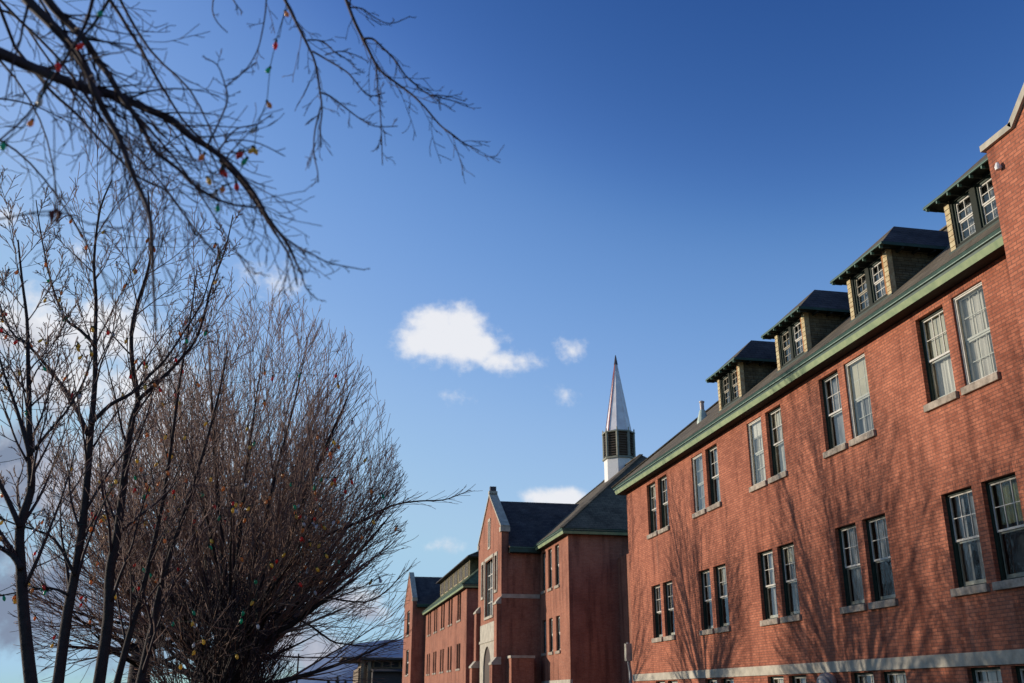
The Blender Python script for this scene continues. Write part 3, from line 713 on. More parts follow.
def string_on(out, n, zlo, zhi, rng, label, lv=(1, 2), scale=1., ok=None):
    c = []
    for lvl, pts, rad in out:
        if lvl in lv:
            for q in pts[1:]:
                if zlo < q.z < zhi and (ok is None or ok(q)): c.append(q)
    if not c: return
    rng.shuffle(c); c = c[:n * 5]
    c.sort(key=lambda q: q.y + rng.uniform(-.9, .9)); c = c[:n]      # the side facing the street path
    path = [min(c, key=lambda q: q.z)]; rest = [q for q in c if q is not path[0]]
    while rest:
        k = min(rest, key=lambda q: (q - path[-1]).length); rest.remove(k); path.append(k)
    fin = [path[0]]
    for q in path[1:]:
        d = (q - fin[-1]).length
        if d > 1.6: 
            for s in range(1, int(d / .8)): fin.append(fin[-1].lerp(q, 1 / (int(d / .8) - s + 1)) + Vector((0, 0, -.05)))
        fin.append(q)
    light_string(fin[:98], label, rng, scale=scale, sag=.04)

def wp(pix, Y, wob=0., rng=None):
    return [at(x, y, Y + (rng.uniform(-wob, wob) if rng else 0)) for x, y in pix]
def smooth_line(P, n=3):
    out = []
    for i in range(len(P) - 1):
        p0, p1, p2, p3 = P[max(i - 1, 0)], P[i], P[i + 1], P[min(i + 2, len(P) - 1)]
        for j in range(n):
            t = j / n; out.append(.5 * ((2 * p1) + (p2 - p0) * t + (2 * p0 - 5 * p1 + 4 * p2 - p3) * t * t + (3 * p1 - p0 - 3 * p2 + p3) * t ** 3))
    out.append(P[-1]); return out
def taper(n, r0, r1): return [r0 + (r1 - r0) * (i / (n - 1)) ** .8 for i in range(n)]
def plen(P): return sum((a - b_).length for a, b_ in zip(P[:-1], P[1:]))

# --- the tree that hangs over the camera: limbs measured from the photograph, at 4.6 to 6 m
rng = random.Random(11)
hang = empty('overhanging_tree', (-4.6, 3.4, 0)); tag(hang, 'bare tree whose dark blurred branches hang in from above at the left', 'tree')
PH = [dict(n=8, w=.1, t=0, c=20, u=.1, a=(30, 65), l=.2, rr=.45), dict(n=8, w=.09, t=-.02, c=8, u=.15, a=(22, 50), l=.34, rr=.5),
      dict(n=7, w=.10, t=.0, c=2.6, u=.2, a=(22, 50), l=.45, rr=.6, taper=.7), dict(n=4, w=.15, t=0, c=0, u=.2, a=(25, 55), l=.5, rr=.6)]
out = []
Q = lambda s, ox, oy, *p: [(ox + a / s, oy + b_ / s) for a, b_ in p]
limbs = [ # pixels, depth, root radius, tip radius, kid count
 (Q(4, 0, 0, (-260, 120), (0, 215), (110, 265), (220, 310), (370, 365), (480, 390), (560, 425), (680, 480), (760, 545), (850, 600), (940, 680)) + [(255, 195), (268, 218), (287, 243), (296, 262)], 5.0, .036, .007, 30),
 (Q(4, 0, 0, (0, -150), (110, 0), (200, 90), (290, 190), (350, 290), (380, 370), (430, 470), (480, 560), (525, 683)) + [(140, 190), (149, 213), (152, 240), (153, 275), (156, 330)], 4.7, .030, .006, 26),
 (Q(4, 0, 0, (90, -150), (190, 0), (260, 80), (330, 150), (390, 240), (440, 310), (480, 380), (530, 450), (580, 530), (615, 600), (720, 683)) + [(190, 182), (212, 197), (235, 205), (262, 208)], 4.9, .026, .005, 26),
 (Q(4, 0, 0, (380, -100), (440, 0), (480, 60), (560, 190), (620, 300), (680, 400), (740, 490), (830, 580), (900, 640)), 5.3, .013, .004, 14),
 (Q(4, 0, 0, (385, -100), (370, 0), (340, 100), (290, 190), (215, 310), (110, 460), (0, 560), (-80, 640)), 4.6, .011, .004, 10),
 (Q(4, 0, 0, (460, -40), (435, 0), (380, 90), (290, 190)), 4.62, .010, .007, 3),
 (Q(4, 0, 0, (60, 190), (200, 360), (300, 450), (400, 560), (480, 640)) + [(140, 178), (165, 190), (182, 212), (200, 235), (217, 255)], 5.4, .010, .004, 10),
 (Q(4, 0, 0, (-120, 60), (0, 40), (90, 90), (160, 190), (240, 300), (330, 430), (400, 520)), 5.6, .010, .004, 8),
 (Q(4, 0, 0, (830, 585), (880, 480), (910, 400), (900, 340), (870, 260), (820, 235)), 5.0, .006, .003, 4),
 (Q(4, 0, 0, (905, 345), (960, 300), (1023, 250)), 5.0, .004, .003, 2),
 (Q(4, 0, 0, (870, 610), (920, 540), (960, 510), (1023, 500), (1090, 455)), 5.0, .005, .003, 2),
 (Q(4, 0, 0, (870, 610), (900, 570), (960, 560), (1040, 575), (1140, 625)), 5.0, .005, .003, 2),
 (Q(4, 0, 160, (880, 0), (950, 70), (1023, 170)) + [(268, 222), (283, 245), (292, 262), (297, 285)], 5.2, .012, .004, 10),
 (Q(4, 240, 0, (120, -120), (180, 0), (230, 100), (270, 180), (300, 250), (320, 370), (328, 440), (320, 520), (325, 590)), 5.2, .011, .0035, 14),
 (Q(4, 240, 0, (322, 430), (300, 520), (295, 610), (310, 683), (312, 730)), 5.2, .005, .003, 3),
 (Q(4, 240, 0, (290, 205), (350, 240), (430, 290), (480, 350), (520, 385), (580, 370)), 5.2, .006, .003, 6),
 (Q(4, 240, 0, (320, 370), (360, 385), (420, 430), (480, 475), (540, 505), (630, 505)), 5.2, .006, .003, 5),
 (Q(4, 240, 0, (380, -130), (425, 0), (460, 90), (500, 170), (540, 250), (570, 290), (630, 335), (690, 380), (740, 430), (800, 500), (850, 540), (900, 575), (960, 605)), 5.4, .012, .0035, 16),
 (Q(4, 240, 0, (495, 155), (530, 155), (570, 190), (620, 240), (660, 300), (710, 345), (760, 380), (840, 400), (910, 420)), 5.4, .008, .003, 8),
 (Q(4, 240, 0, (760, 380), (830, 385), (900, 405)), 5.4, .004, .003, 1),
 (Q(4, 240, 0, (545, 260), (550, 340), (560, 430), (565, 520), (570, 660)), 5.4, .005, .003, 5),
 (Q(4, 240, 0, (440, 30), (490, 35), (530, 65), (600, 95), (680, 65)), 5.4, .005, .003, 3),
 (Q(4, 240, 0, (270, 160), (330, 165), (380, 210), (430, 240), (470, 280)), 5.2, .005, .003, 4),
 (Q(4, 240, 0, (340, 220), (400, 205), (460, 220), (510, 245)), 5.2, .004, .003, 3),
 (Q(4, 240, 0, (110, -60), (105, 0), (100, 60), (88, 130), (70, 200), (30, 270), (-20, 320)), 5.0, .005, .003, 4),
 (Q(4, 240, 0, (-60, -60), (-20, 10), (10, 50)), 5.0, .005, .003, 2),
 (Q(4, 0, 0, (860, -40), (850, 40), (870, 90), (910, 130)), 5.0, .004, .003, 1),
 (Q(4, 0, 0, (-100, 400), (0, 395), (130, 420), (260, 480), (330, 520)), 5.7, .007, .003, 5),
 ([(285, 238), (298, 247), (312, 254), (330, 263), (365, 270)], 5.0, .006, .003, 6), ([(292, 255), (301, 272), (306, 288), (318, 300)], 5.0, .005, .003, 5),
 ([(-40, 226), (0, 219), (55, 211), (90, 224), (130, 229)], 4.3, .005, .003, 3),
 ([(-40, -60), (0, 0), (60, 60), (110, 130), (150, 170), (178, 205), (196, 236)], 5.5, .011, .003, 14), ([(10, -60), (40, 0), (78, 60), (110, 120), (128, 190), (136, 248)], 5.2, .010, .003, 12),
 ([(95, -60), (115, -10), (150, 50), (190, 90), (215, 140), (226, 168)], 5.1, .010, .003, 12), ([(-60, 120), (0, 140), (45, 180), (90, 250), (118, 310)], 5.6, .008, .003, 10),
 ([(118, 96), (150, 130), (185, 172), (228, 238), (256, 284)], 5.1, .009, .003, 12), ([(-60, 20), (0, 60), (40, 120), (55, 180), (60, 240)], 5.7, .008, .003, 10),
]
ends = []
for pix, Y, r0, r1, c in limbs:
    P = wp(pix, Y, .05, rng); P = smooth_line(P, 3); n = len(P); rad = taper(n, r0 * 1.08, r1); out.append((1, P, rad)); ends.append((P[0], r0))
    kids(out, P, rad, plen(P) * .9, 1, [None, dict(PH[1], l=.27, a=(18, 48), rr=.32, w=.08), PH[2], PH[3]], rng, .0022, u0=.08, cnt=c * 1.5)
# heavy limb above the frame from which they hang
T0 = Vector((-4.6, 3.4, 0)); crown_limb = smooth_line([T0, Vector((-4.5, 3.5, 2.2)), Vector((-4.2, 3.7, 4.3)), Vector((-3.4, 4.1, 6.0)), Vector((-2.3, 4.5, 7.0)), Vector((-1.2, 4.9, 7.4)), Vector((-.1, 5.3, 7.5))], 4)
out.append((0, crown_limb, taper(len(crown_limb), .2, .03)))
for p, r0 in ends:
    if p.z > 5.7 or p.x < -1.9:
        k = min(crown_limb[8:], key=lambda q: (q - p).length + (1.2 if q.z < p.z - .2 else 0)); mid = k.lerp(p, .5) + Vector((0, 0, .25))
        P = smooth_line([k, mid, p], 4); out.append((1, P, taper(len(P), r0 * 1.7, r0)))
for q in crown_limb[10:22:2]: grow(out, q, Vector((rng.uniform(-.5, .1), rng.uniform(-1, -.2), .9)), 2.6, .04, 1, PH, rng)
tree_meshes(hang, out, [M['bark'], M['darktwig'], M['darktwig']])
def bp(s, ox, oy, Y, *p): return [at(ox + a / s, oy + b_ / s, Y) for a, b_ in p]
light_string(bp(4, 240, 0, 5.0, (200, -60), (180, 45), (145, 160), (120, 270), (108, 405), (66, 510), (58, 590), (14, 605), (30, 630)) + [at(240, 171, 5.0), at(222, 169, 4.98), at(207, 177, 5.0), at(223, 186, 5.0), at(236, 181, 5.0), at(217, 190, 4.98), at(218, 205, 4.98)],
    'string of coloured bulbs dangling straight down at the middle of the overhanging branches', rng, [None, 'orange', 'red', 'green', 'orange', 'clear', 'yellow', 'red', 'green', None, 'red', 'yellow', 'orange', 'red', 'clear', 'green'], scale=.68, cord_r=.0028)
light_string(bp(4, 0, 0, 4.6, (480, -60), (408, 45), (340, 170), (290, 190), (230, 245), (165, 380), (130, 480), (15, 570)), 'string of sparse bulbs along the blurred upper left branches', rng, [None, 'green', 'red', None, 'red', 'clear', 'orange', 'green'], scale=.72, cord_r=.003)
light_string(bp(4, 0, 0, 5.0, (620, 520), (740, 560), (820, 612), (890, 662), (960, 600), (1010, 585)), 'short string of bulbs on the tip of the lowest overhanging limb', rng, [None, None, 'orange', 'red', 'red', 'yellow'], scale=.66, cord_r=.0028)
leaf = empty('dry_leaf', at(55, 120, 4.2)); tag(leaf, 'dry dark red leaf dangling on a thread at the left edge', 'leaf')
b = MB(); l0, l1, l2 = at(54, 118, 4.2), at(55, 203, 4.2), at(57, 220, 4.2); b.tube([l0, l0.lerp(l1, .5), l1, l2], [.003] * 4, 4, M['darktwig']); b.build('thread', leaf)
M['leaf'] = plain('dry_red_leaf', (.13, .03, .025), .8, .4, 20.)
b = MB(); c0 = l1 + Vector((.01, 0, -.02))
for i in range(6):
    a = i * 1.05; b.poly([c0, c0 + Vector((.03 * math.cos(a), .02 * math.sin(a), -.03)), c0 + Vector((.012 * math.cos(a + .5), .012 * math.sin(a + .5), -.085))], M['leaf'])
b.build('blade', leaf)

# --- generic habit of the young street trees
PT = [dict(n=10, w=.03, t=.02, c=16, u=.25, a=(22, 45), l=.30, rr=.42), dict(n=8, w=.07, t=.05, c=9, u=.15, a=(22, 42), l=.42, rr=.5),
      dict(n=6, w=.09, t=.045, c=4, u=.15, a=(20, 42), l=.5, rr=.6, taper=.6), dict(n=4, w=.1, t=.03, c=0, u=.2, a=(20, 40), l=.5, rr=.6, taper=.5)]
def stem_tree(root, stems, mats, rng, cnts, tip=.0055):
    out = []
    for (pix, Y, r0, r1), c in zip(stems, cnts):
        P = smooth_line([at(x, y, Y + (i * .04)) for i, (x, y) in enumerate(pix)], 3)
        if pix[0][1] > 675:
            g = P[0] + (P[0] - P[2]) .normalized() * .5; P = [Vector((g.x, g.y, -.05)).lerp(g, 0), g] + P
        rad = taper(len(P), r0 * .82, r1); out.append((0, P, rad)); kids(out, P, rad, plen(P) * .8, 0, PT, rng, tip, u0=.22, cnt=c, bias=Vector((0, 0, .12)))
    tree_meshes(root, out, mats); return out
rng = random.Random(5)
q = at(31, 690, 14); tA = empty('bare_tree', (q.x + .05, 14, 0)); tag(tA, 'bare slender tree at the left edge with a dark forking trunk and bulbs', 'tree', None)
sA = [([(34, 700), (31, 683), (24, 617), (21, 569), (20, 527), (31, 490), (30, 456), (29, 420), (29, 395), (28, 360), (27, 320), (22, 280), (18, 240)], 14, .12, .012),
      ([(20, 527), (6, 496), (-10, 465), (-30, 420), (-40, 360)], 14, .05, .012), ([(21, 569), (12, 555), (-10, 540), (-50, 500)], 14, .06, .015),
      ([(30, 456), (20, 420), (10, 390), (0, 360), (-12, 300)], 14, .04, .01), ([(30, 455), (50, 430), (68, 409), (84, 380), (95, 350)], 14, .03, .008)]
oA = stem_tree(tA, sA, [M['bark'], M['darktwig'], M['twig'], M['twig']], rng, [20, 8, 8, 10, 6])
string_on(oA, 34, 3.5, 9.0, rng, 'string of bulbs in the bare tree at the left edge', (0, 1), 1.15, lambda q: q.x > -5.2)
q = at(58, 690, 17); tB = empty('multi_stem_tree', (at(85, 690, 17).x, 17, 0)); tag(tB, 'bare tree of several leaning dark stems left of the dense brown thicket', 'tree')
sB = [([(56, 700), (58, 683), (68, 610), (75, 575), (83, 520), (88, 470), (91, 430), (95, 380), (95, 340), (96, 300), (94, 260), (100, 210), (112, 180)], 17, .13, .012),
      ([(88, 435), (72, 400), (50, 370), (28, 345), (10, 330), (-5, 290)], 17, .05, .01), ([(90, 425), (110, 405), (132, 393), (150, 375), (165, 360), (185, 330), (203, 300), (212, 265)], 17, .05, .01),
      ([(95, 345), (80, 330), (65, 318), (52, 285), (42, 240), (36, 200)], 17, .04, .009),
      ([(97, 700), (99, 683), (108, 620), (110, 570), (118, 530), (125, 470), (132, 420), (138, 400), (132, 360), (133, 320), (148, 270), (151, 240), (148, 190)], 17.3, .14, .012),
      ([(138, 400), (155, 385), (178, 362), (198, 335), (212, 285), (225, 250), (233, 215)], 17.3, .05, .01),
      ([(115, 700), (117, 683), (131, 630), (140, 600), (150, 560), (163, 500), (172, 440), (180, 380), (190, 320), (197, 270)], 17.8, .09, .011),
      ([(136, 700), (140, 683), (153, 625), (160, 590), (175, 540), (195, 480), (215, 410), (228, 350)], 18, .12, .012),
      ([(75, 575), (55, 540), (35, 530), (5, 520), (-20, 500)], 17, .035, .008), ([(68, 595), (50, 588), (20, 592), (-10, 598)], 17, .03, .008)]
oB = stem_tree(tB, sB, [M['bark'], M['darktwig'], M['twig'], M['twig']], rng, [20, 10, 10, 8, 18, 10, 16, 16, 8, 8])
string_on(oB, 85, 3., 9.5, rng, 'string of bulbs wound through the leaning dark stems', (0, 1, 2), 1.25)

# --- dense vase shaped trees along the street
def dome_tree(x, y, zc, rx, rz, nst, seed, label, mats, tip=.006, name='dome_shaped_tree', trunk=.3, fork=1.6, c=(9, 8, 3), extra=None, maxt=104):
    """bare tree whose fine branches radiate to an egg shaped outline of half width rx and half height rz about height zc"""
    rng = random.Random(seed); root = empty(name, (x, y, 0)); tag(root, label, 'tree'); out = []; C = Vector((x, y, zc))
    def reach(p, d):                       # distance from p along d to the outline
        q = p - C; A = (d.x ** 2 + d.y ** 2) / rx ** 2 + d.z ** 2 / rz ** 2; B = 2 * ((q.x * d.x + q.y * d.y) / rx ** 2 + q.z * d.z / rz ** 2)
        K = (q.x ** 2 + q.y ** 2) / rx ** 2 + q.z ** 2 / rz ** 2 - 1; D = B * B - 4 * A * K
        return max(.25, (-B + math.sqrt(D)) / (2 * A)) if D > 0 else .25
    cap = (99, 3.6, 1.7, .8); lo = (.5, .45, .35, .2); ang = ((0, 0), (9, 24), (12, 30), (15, 38)); W = (.028, .035, .05, .07)
    def go(p, d, r, lvl):
        L = min(reach(p, d) * (rng.uniform(.70, 1.06) if lvl else rng.uniform(.62, 1.06)), cap[lvl] * rng.uniform(.7, 1.1)); n = (12, 8, 6, 4)[lvl]; pts = [p.copy()]; rad = [r]; q = p.copy(); st = L / n
        for i in range(n):
            w = W[lvl]; d = (d + Vector((rng.gauss(0, w), rng.gauss(0, w), rng.gauss(0, w) + (.022 if d.z < .85 else 0)))).normalized()
            q = q + d * st; pts.append(q.copy()); rad.append(max(tip, r * (1 - .88 * (i + 1) / n)))
        out.append((lvl, pts, rad))
        if lvl >= 3: return
        m = int(c[lvl] * rng.uniform(.75, 1.3) * (L / (6, 2.6, 1.3)[lvl]) ** .7 + .5); a0 = rng.uniform(0, 6.28)
        for k in range(m):
            f = (.14 + .84 * (k + rng.random()) / m) * n; i = min(int(f), n - 1); fr = f - i
            q = pts[i].lerp(pts[i + 1], fr); dd = (pts[i + 1] - pts[i]).normalized(); an = R_(rng.uniform(*ang[lvl + 1])); az = a0 + k * 2.4
            o = dd.orthogonal().normalized(); o = o * math.cos(az) + dd.cross(o) * math.sin(az)
            go(q, dd * math.cos(an) + o * math.sin(an), max(tip, (rad[i] * (1 - fr) + rad[i + 1] * fr) * .55), lvl + 1)
    for i in range(nst):
        a_ = i * 2.4 + rng.uniform(-.25, .25); tilt = R_(3 + (maxt - 3) * ((i + .5) / nst) ** .72)
        d = Vector((math.sin(tilt) * math.cos(a_), math.sin(tilt) * math.sin(a_), math.cos(tilt)))
        go(Vector((x + .1 * math.cos(a_), y + .1 * math.sin(a_), fork + rng.uniform(-.3, .9))), d, trunk * rng.choice((.17, .2, .25, .32, .42)), 0)
    if extra:
        for pix, Y, r0 in extra:
            P = smooth_line([Vector((x, y, fork + .6))] + [at(px, py, Y) for px, py in pix], 3); rad = taper(len(P), r0, .008); out.append((0, P, rad))
            n = len(P) - 1
            for k in range(34):
                f = (.3 + .69 * k / 34) * n; i = int(f); dd = (P[i + 1] - P[i]).normalized(); o = dd.orthogonal().normalized(); az = k * 2.4; o = o * math.cos(az) + dd.cross(o) * math.sin(az); an = R_(rng.uniform(14, 34))
                pts = [P[i].lerp(P[i + 1], f - i)]; d = dd * math.cos(an) + o * math.sin(an)
                for j in range(5): d = (d + Vector((rng.gauss(0, .06), rng.gauss(0, .06), rng.gauss(0, .06) + .02))).normalized(); pts.append(pts[-1] + d * rng.uniform(.08, .17) * (1.3 - .8 * k / 34))
                out.append((3, pts, [tip] * 6))
    P = [Vector((x, y, -.1)), Vector((x, y, .5)), Vector((x, y, fork)), Vector((x + .05, y, fork + 1.0))]
    out.append((0, P, [trunk * 1.15, trunk, trunk * .9, trunk * .4])); tree_meshes(root, out, mats); return out
tw = [M['bark'], M['twig'], M['twig'], M['twig2']]
far_tw = [M['bark'], M['twig'], M['twig'], M['twig']]
oK = dome_tree(-1.75, 24.5, 4.3, 4.05, 7.3, 38, 21, 'dense brown dome shaped tree of fine twigs, nearest of the thicket', tw, .0055, c=(10, 7, 2.5), maxt=84, fork=1.9,
    extra=[([(262, 600), (310, 545), (362, 521), (380, 511), (398, 504), (420, 501), (443, 500), (458, 495), (471, 490)], 24.2, .045),
           ([(262, 610), (300, 590), (330, 598), (365, 602), (385, 592), (400, 577), (412, 566)], 24.8, .04), ([(262, 615), (300, 620), (330, 640), (345, 644), (372, 646), (395, 640)], 24.3, .04)])
o2 = dome_tree(-2.5, 33.0, 6.2, 4.2, 8.8, 28, 22, 'dense brown tree just behind the nearest dome, its twigs tallest in the thicket', tw, .007, fork=3.4, c=(9, 7, 2), maxt=80, trunk=.38)
o3 = dome_tree(-2.4, 43.0, 6.6, 3.8, 8.0, 20, 23, 'bare tree far along the street behind the dense thicket', far_tw, .009, trunk=.34, fork=4.2, c=(7, 5, 1.6), maxt=72)
o4 = dome_tree(-2.6, 53.0, 7.0, 4.0, 8.0, 18, 24, 'most distant bare tree in the row behind the thicket', far_tw, .010, trunk=.36, fork=4.2, c=(7, 5, 1.4), maxt=72)
o7 = dome_tree(-4.2, 28.0, 5.0, 3.3, 5.6, 21, 51, 'brown bushy tree between the leaning stems and the nearest dome shaped tree', tw, .0065, fork=2.6, c=(9, 8, 3), maxt=98)
o5 = dome_tree(-2.0, 23.0, 1.7, 1.6, 2.7, 30, 41, 'low dark shrub at the foot of the nearest dome shaped tree', [M['bark'], M['bark'], M['darktwig'], M['darktwig']], name='bare_shrub', trunk=.16, fork=.4, c=(9, 7, 2), maxt=70)
o6 = dome_tree(-1.5, 25.8, 1.8, 1.3, 2.8, 24, 42, 'low dark shrub under the right side of the nearest dome shaped tree', [M['bark'], M['bark'], M['darktwig'], M['darktwig']], name='bare_shrub', trunk=.16, fork=.4, c=(9, 7, 2), maxt=70)
rng = random.Random(9)
string_on(oK, 98, 2.2, 6.2, rng, 'string of many bulbs wound through the lower half of the nearest dome shaped tree', (0, 1, 2), 1.6)
string_on(oK, 90, 5.0, 9.0, rng, 'string of many bulbs wound through the upper half of the nearest dome shaped tree', (0, 1, 2), 1.6)
string_on(o7, 60, 2.5, 8.0, rng, 'string of bulbs in the bushy tree between the leaning stems and the dome', (0, 1, 2), 1.6)

# ------------------------------------------------------------------ ground, street, mountains
M['grass'] = plain('winter_grass', (.06, .055, .03), .95, .5, .5, bump=.5, bscale=8.)
M['asph'] = plain('asphalt', (.055, .055, .058), .9, .3, 1.5, bump=.2)
M['conc'] = plain('concrete_path', (.26, .25, .23), .9, .25, 1.5)
b = MB(); b.box(-9000, 9000, -3000, 9000, -.6, 0, M['grass']); tag(b.build('ground', origin=(0, 0, 0)), kind='structure')
b = MB(); b.box(-14, -7, -60, 150, .002, .006, M['asph']); tag(b.build('road', origin=(-10, 0, 0)), kind='structure')
b = MB(); b.box(1.5, 4.0, -40, 150, .004, .04, M['conc']); tag(b.build('path', origin=(2, 0, 0)), kind='structure')
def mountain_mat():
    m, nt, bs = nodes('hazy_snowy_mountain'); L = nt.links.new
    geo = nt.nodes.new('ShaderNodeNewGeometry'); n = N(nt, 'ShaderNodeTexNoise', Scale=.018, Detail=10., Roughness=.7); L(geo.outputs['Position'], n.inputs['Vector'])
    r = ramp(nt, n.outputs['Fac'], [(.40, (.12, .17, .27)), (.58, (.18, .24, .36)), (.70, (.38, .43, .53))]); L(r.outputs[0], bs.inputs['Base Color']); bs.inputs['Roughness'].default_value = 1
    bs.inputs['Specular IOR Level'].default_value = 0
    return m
M['mount'] = mountain_mat()
b = MB(); rng = random.Random(4)
prof = [(-1500, 5), (-600, 15), (-57, 36), (-20, 72), (10, 86), (35, 100), (70, 120), (103, 139), (140, 146), (175, 151), (220, 156), (263, 158), (350, 164), (500, 170), (800, 180), (1400, 200), (2600, 160), (4000, 60)]
from mathutils import noise
def ph(x):
    for (a, h), (c, g) in zip(prof[:-1], prof[1:]):
        if a <= x <= c: return h + (g - h) * (x - a) / (c - a)
    return 0
xs = [-1500 + 22 * i for i in range(250)]; rows = 16; idx = len(b.v); k = b.mi(M['mount'])
for j in range(rows + 1):
    v = j / rows; Y = 2000 + 1000 * v
    for x in xs:
        s = x * (Y / 3000); h = ph(x) * (v ** 1.15) * (1 + (.10 * v * (1.0 - v) * 4) * noise.noise(Vector((x * .01, Y * .008, 0)))) + 2.2 * noise.noise(Vector((x * .05, Y * .02, 3))) * v
        b.v.append((s, Y, h - 1))
nx = len(xs)
for j in range(rows):
    for i in range(nx - 1): b.f.append((idx + j * nx + i, idx + j * nx + i + 1, idx + (j + 1) * nx + i + 1, idx + (j + 1) * nx + i)); b.m.append(k)
tag(b.build('mountains', origin=(0, 2000, 0), smooth=True), kind='structure')

# ------------------------------------------------------------------ sky with clouds
SUN_AZ, SUN_EL = R_(60), R_(10.5)          # sun azimuth measured from +y toward -x
w = bpy.data.worlds.new('World'); scn.world = w; w.use_nodes = True; nt = w.node_tree; nt.nodes.clear(); L = nt.links.new
wo = nt.nodes.new('ShaderNodeOutputWorld'); bg = nt.nodes.new('ShaderNodeBackground'); bgc = nt.nodes.new('ShaderNodeBackground'); mix = nt.nodes.new('ShaderNodeMixShader')
sky = nt.nodes.new('ShaderNodeTexSky'); sky.sky_type = 'NISHITA'; sky.sun_disc = False; sky.sun_elevation = SUN_EL; sky.sun_rotation = -SUN_AZ
sky.altitude = 400; sky.air_density = 1.0; sky.dust_density = .9; sky.ozone_density = 2.0
SKY_STR = .10
bg.inputs[1].default_value = SKY_STR
vm = nt.nodes.new('ShaderNodeVectorMath'); vm.operation = 'SCALE'; vm.inputs['Scale'].default_value = .1; L(sky.outputs[0], vm.inputs[0])
gm = nt.nodes.new('ShaderNodeGamma'); gm.inputs[1].default_value = 1.6; L(vm.outputs[0], gm.inputs[0])
v2 = nt.nodes.new('ShaderNodeVectorMath'); v2.operation = 'MULTIPLY'; v2.inputs[1].default_value = (43, 42, 47); L(gm.outputs[0], v2.inputs[0])
sc = nt.nodes.new('ShaderNodeSeparateColor'); L(v2.outputs[0], sc.inputs[0]); cc = nt.nodes.new('ShaderNodeCombineColor')
for i, (p_, mid, g_) in enumerate(((.5, .83, 1.0), (.2, 1.95, 1.06), (.0, 4.7, 1.10))):
    a_ = nt.nodes.new('ShaderNodeMath'); a_.operation = 'POWER'; a_.inputs[1].default_value = 1 + p_; L(sc.outputs[i], a_.inputs[0])
    b_ = nt.nodes.new('ShaderNodeMath'); b_.operation = 'MULTIPLY'; b_.inputs[1].default_value = g_ * mid ** -p_; L(a_.outputs[0], b_.inputs[0]); L(b_.outputs[0], cc.inputs[i])
v3 = nt.nodes.new('ShaderNodeVectorMath'); v3.operation = 'SCALE'; v3.inputs['Scale'].default_value = .1; L(cc.outputs[0], v3.inputs[0])
cu = nt.nodes.new('ShaderNodeRGBCurve'); cu.mapping.extend = 'HORIZONTAL'
for ch, pts in enumerate((((0, 0), (.038, .041), (.083, .140), (.17, .235), (.30, .31), (1, .39)), ((0, 0), (.118, .125), (.205, .29), (.34, .41), (.51, .50), (1, .61)), ((0, 0), (.34, .36), (.527, .63), (.75, .755), (1, .80)))):
    c_ = cu.mapping.curves[ch]; c_.points[0].location = pts[0]; c_.points[1].location = pts[-1]
    for p in pts[1:-1]: c_.points.new(*p)
cu.mapping.update(); L(v3.outputs[0], cu.inputs[1])
v4 = nt.nodes.new('ShaderNodeVectorMath'); v4.operation = 'SCALE'; v4.inputs['Scale'].default_value = 10; L(cu.outputs[0], v4.inputs[0])
L(v4.outputs[0], bg.inputs[0])
tc = nt.nodes.new('ShaderNodeTexCoord'); sep = nt.nodes.new('ShaderNodeSeparateXYZ'); L(tc.outputs['Generated'], sep.inputs[0])
def mth(op, a, b_=None, c=None, clamp=False):
    n = nt.nodes.new('ShaderNodeMath'); n.operation = op; n.use_clamp = clamp
    for i, v in enumerate((a, b_, c)):
        if v is None: continue
        if isinstance(v, (int, float)): n.inputs[i].default_value = v
        else: L(v, n.inputs[i])
    return n.outputs[0]
ymax = mth('MAXIMUM', sep.outputs[1], .02)
U_ = mth('DIVIDE', sep.outputs[0], ymax); V_ = mth('DIVIDE', sep.outputs[2], ymax)
comb = nt.nodes.new('ShaderNodeCombineXYZ'); L(U_, comb.inputs[0]); L(V_, comb.inputs[1])
def fbm(scale, det, rough, offs=(0, 0, 0)):
    mp = nt.nodes.new('ShaderNodeMapping'); mp.inputs['Location'].default_value = offs; L(comb.outputs[0], mp.inputs[0])
    n = nt.nodes.new('ShaderNodeTexNoise'); n.inputs['Scale'].default_value = scale; n.inputs['Detail'].default_value = det; n.inputs['Roughness'].default_value = rough
    L(mp.outputs[0], n.inputs['Vector']); return n.outputs['Fac']
def uv(px, py):
    p = at(px, py, 1.0); return p.x, p.z - EYE
blobs = [ # px, py, rx, ry (pixels), strength
 (438, 336, 38, 28, 1.0), (462, 345, 38, 24, .95),
 (415, 341, 22, 17, 1.), (437, 326, 26, 20, 1.15), (460, 330, 26, 24, 1.2), (478, 348, 24, 19, 1.1), (497, 360, 28, 14, .75), (522, 361, 24, 10, .5),
 (571, 351, 12, 12, .42), (566, 395, 13, 9, .32), (562, 500, 34, 13, 1.1), (600, 507, 30, 14, .9), (440, 546, 30, 7, .36), (408, 545, 14, 8, .25), (452, 396, 16, 6, .2),
 (8, 215, 26, 13, .6), (78, 250, 22, 12, .3), (275, 282, 34, 18, .42), (30, 330, 70, 38, .95), (105, 335, 60, 35, 1.0), (60, 385, 80, 30, .9), (140, 390, 70, 40, .8),
 (20, 470, 70, 50, 1.15), (90, 480, 80, 45, 1.0), (180, 450, 70, 45, .85), (40, 600, 90, 55, 1.0), (150, 600, 90, 70, .9), (-60, 560, 90, 90, 1.), (230, 520, 60, 40, .7),
 (340, 600, 46, 17, .8), (365, 612, 26, 12, .8), (318, 655, 44, 24, 1.0), (270, 640, 60, 40, .9)]
mask = None; n_shape = fbm(26, 9, .62)
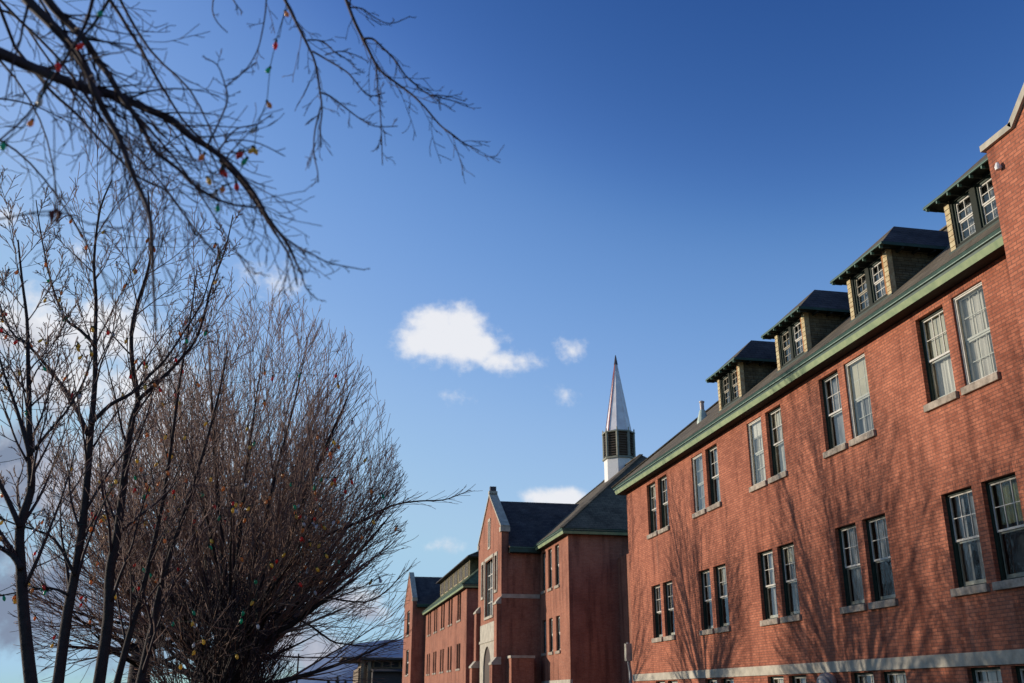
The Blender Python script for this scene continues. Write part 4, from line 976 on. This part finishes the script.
for px, py, rx, ry, s in blobs:
    u0, v0 = uv(px, py); u1, _ = uv(px + rx, py); _, v1 = uv(px, py - ry)
    du = mth('DIVIDE', mth('SUBTRACT', U_, u0), abs(u1 - u0) * 1.35); dv = mth('DIVIDE', mth('SUBTRACT', V_, v0), abs(v1 - v0) * 1.35)
    r2 = mth('ADD', mth('MULTIPLY', du, du), mth('MULTIPLY', dv, dv))
    g = mth('MULTIPLY', mth('SUBTRACT', 1.0, mth('SQRT', r2)), s)
    mask = g if mask is None else mth('MAXIMUM', mask, g)
den = mth('ADD', mask, mth('MULTIPLY', mth('SUBTRACT', n_shape, .5), 1.25))
den2 = mth('MULTIPLY_ADD', mth('SUBTRACT', fbm(90, 6, .6, (3, 1, 0)), .5), .5, den)
cov = nt.nodes.new('ShaderNodeMapRange'); cov.interpolation_type = 'SMOOTHSTEP'; L(den2, cov.inputs[0]); cov.inputs[1].default_value = .04; cov.inputs[2].default_value = .72; cov.inputs[3].default_value = 0; cov.inputs[4].default_value = .96
front = mth('GREATER_THAN', sep.outputs[1], .05)
shade = nt.nodes.new('ShaderNodeValToRGB'); se = shade.color_ramp.elements
hN = mth('MULTIPLY_ADD', mth('SUBTRACT', fbm(16, 5, .55, (.012, -.02, 0)), .5), -1.1, mth('MULTIPLY_ADD', V_, 2.2, mth('MULTIPLY_ADD', U_, 1.2, .25)), clamp=True)
L(hN, shade.inputs[0])
se[0].position = .25; se[0].color = (.22, .27, .38, 1); se[1].position = .72; se[1].color = (.87, .88, .92, 1); e = se.new(.45); e.color = (.50, .52, .61, 1)
L(shade.outputs[0], bgc.inputs[0]); bgc.inputs[1].default_value = .98
L(mth('MULTIPLY', cov.outputs[0], front), mix.inputs[0]); L(bg.outputs[0], mix.inputs[1]); L(bgc.outputs[0], mix.inputs[2]); L(mix.outputs[0], wo.inputs[0])

sd = bpy.data.lights.new('sun', 'SUN'); sd.energy = 4.9; sd.angle = R_(.45); sd.color = (1.0, .86, .70)
so = bpy.data.objects.new('sun', sd); COL.objects.link(so); so.location = (-30, 30, 40)
sdir = Vector((-math.sin(SUN_AZ) * math.cos(SUN_EL), math.cos(SUN_AZ) * math.cos(SUN_EL), math.sin(SUN_EL)))
so.rotation_euler = sdir.to_track_quat('Z', 'Y').to_euler()

# ------------------------------------------------------------------ camera
cd = bpy.data.cameras.new('camera'); cam = bpy.data.objects.new('camera', cd); COL.objects.link(cam)
cd.sensor_fit = 'HORIZONTAL'; cd.sensor_width = 36; cd.lens = FPX / 1024 * 36; cd.clip_start = .1; cd.clip_end = 20000
m = Matrix((cR, cU, -cF)).transposed().to_4x4(); m.translation = Vector((0, 0, EYE)); cam.matrix_world = m
cd.dof.use_dof = True; cd.dof.focus_distance = 22; cd.dof.aperture_fstop = 1.8
scn.camera = cam
scn.view_settings.view_transform = 'Standard'; scn.view_settings.look = 'None'; scn.view_settings.exposure = 0; scn.view_settings.gamma = 1
scn.render.engine = 'CYCLES'; scn.cycles.transparent_max_bounces = 16; scn.cycles.max_bounces = 6
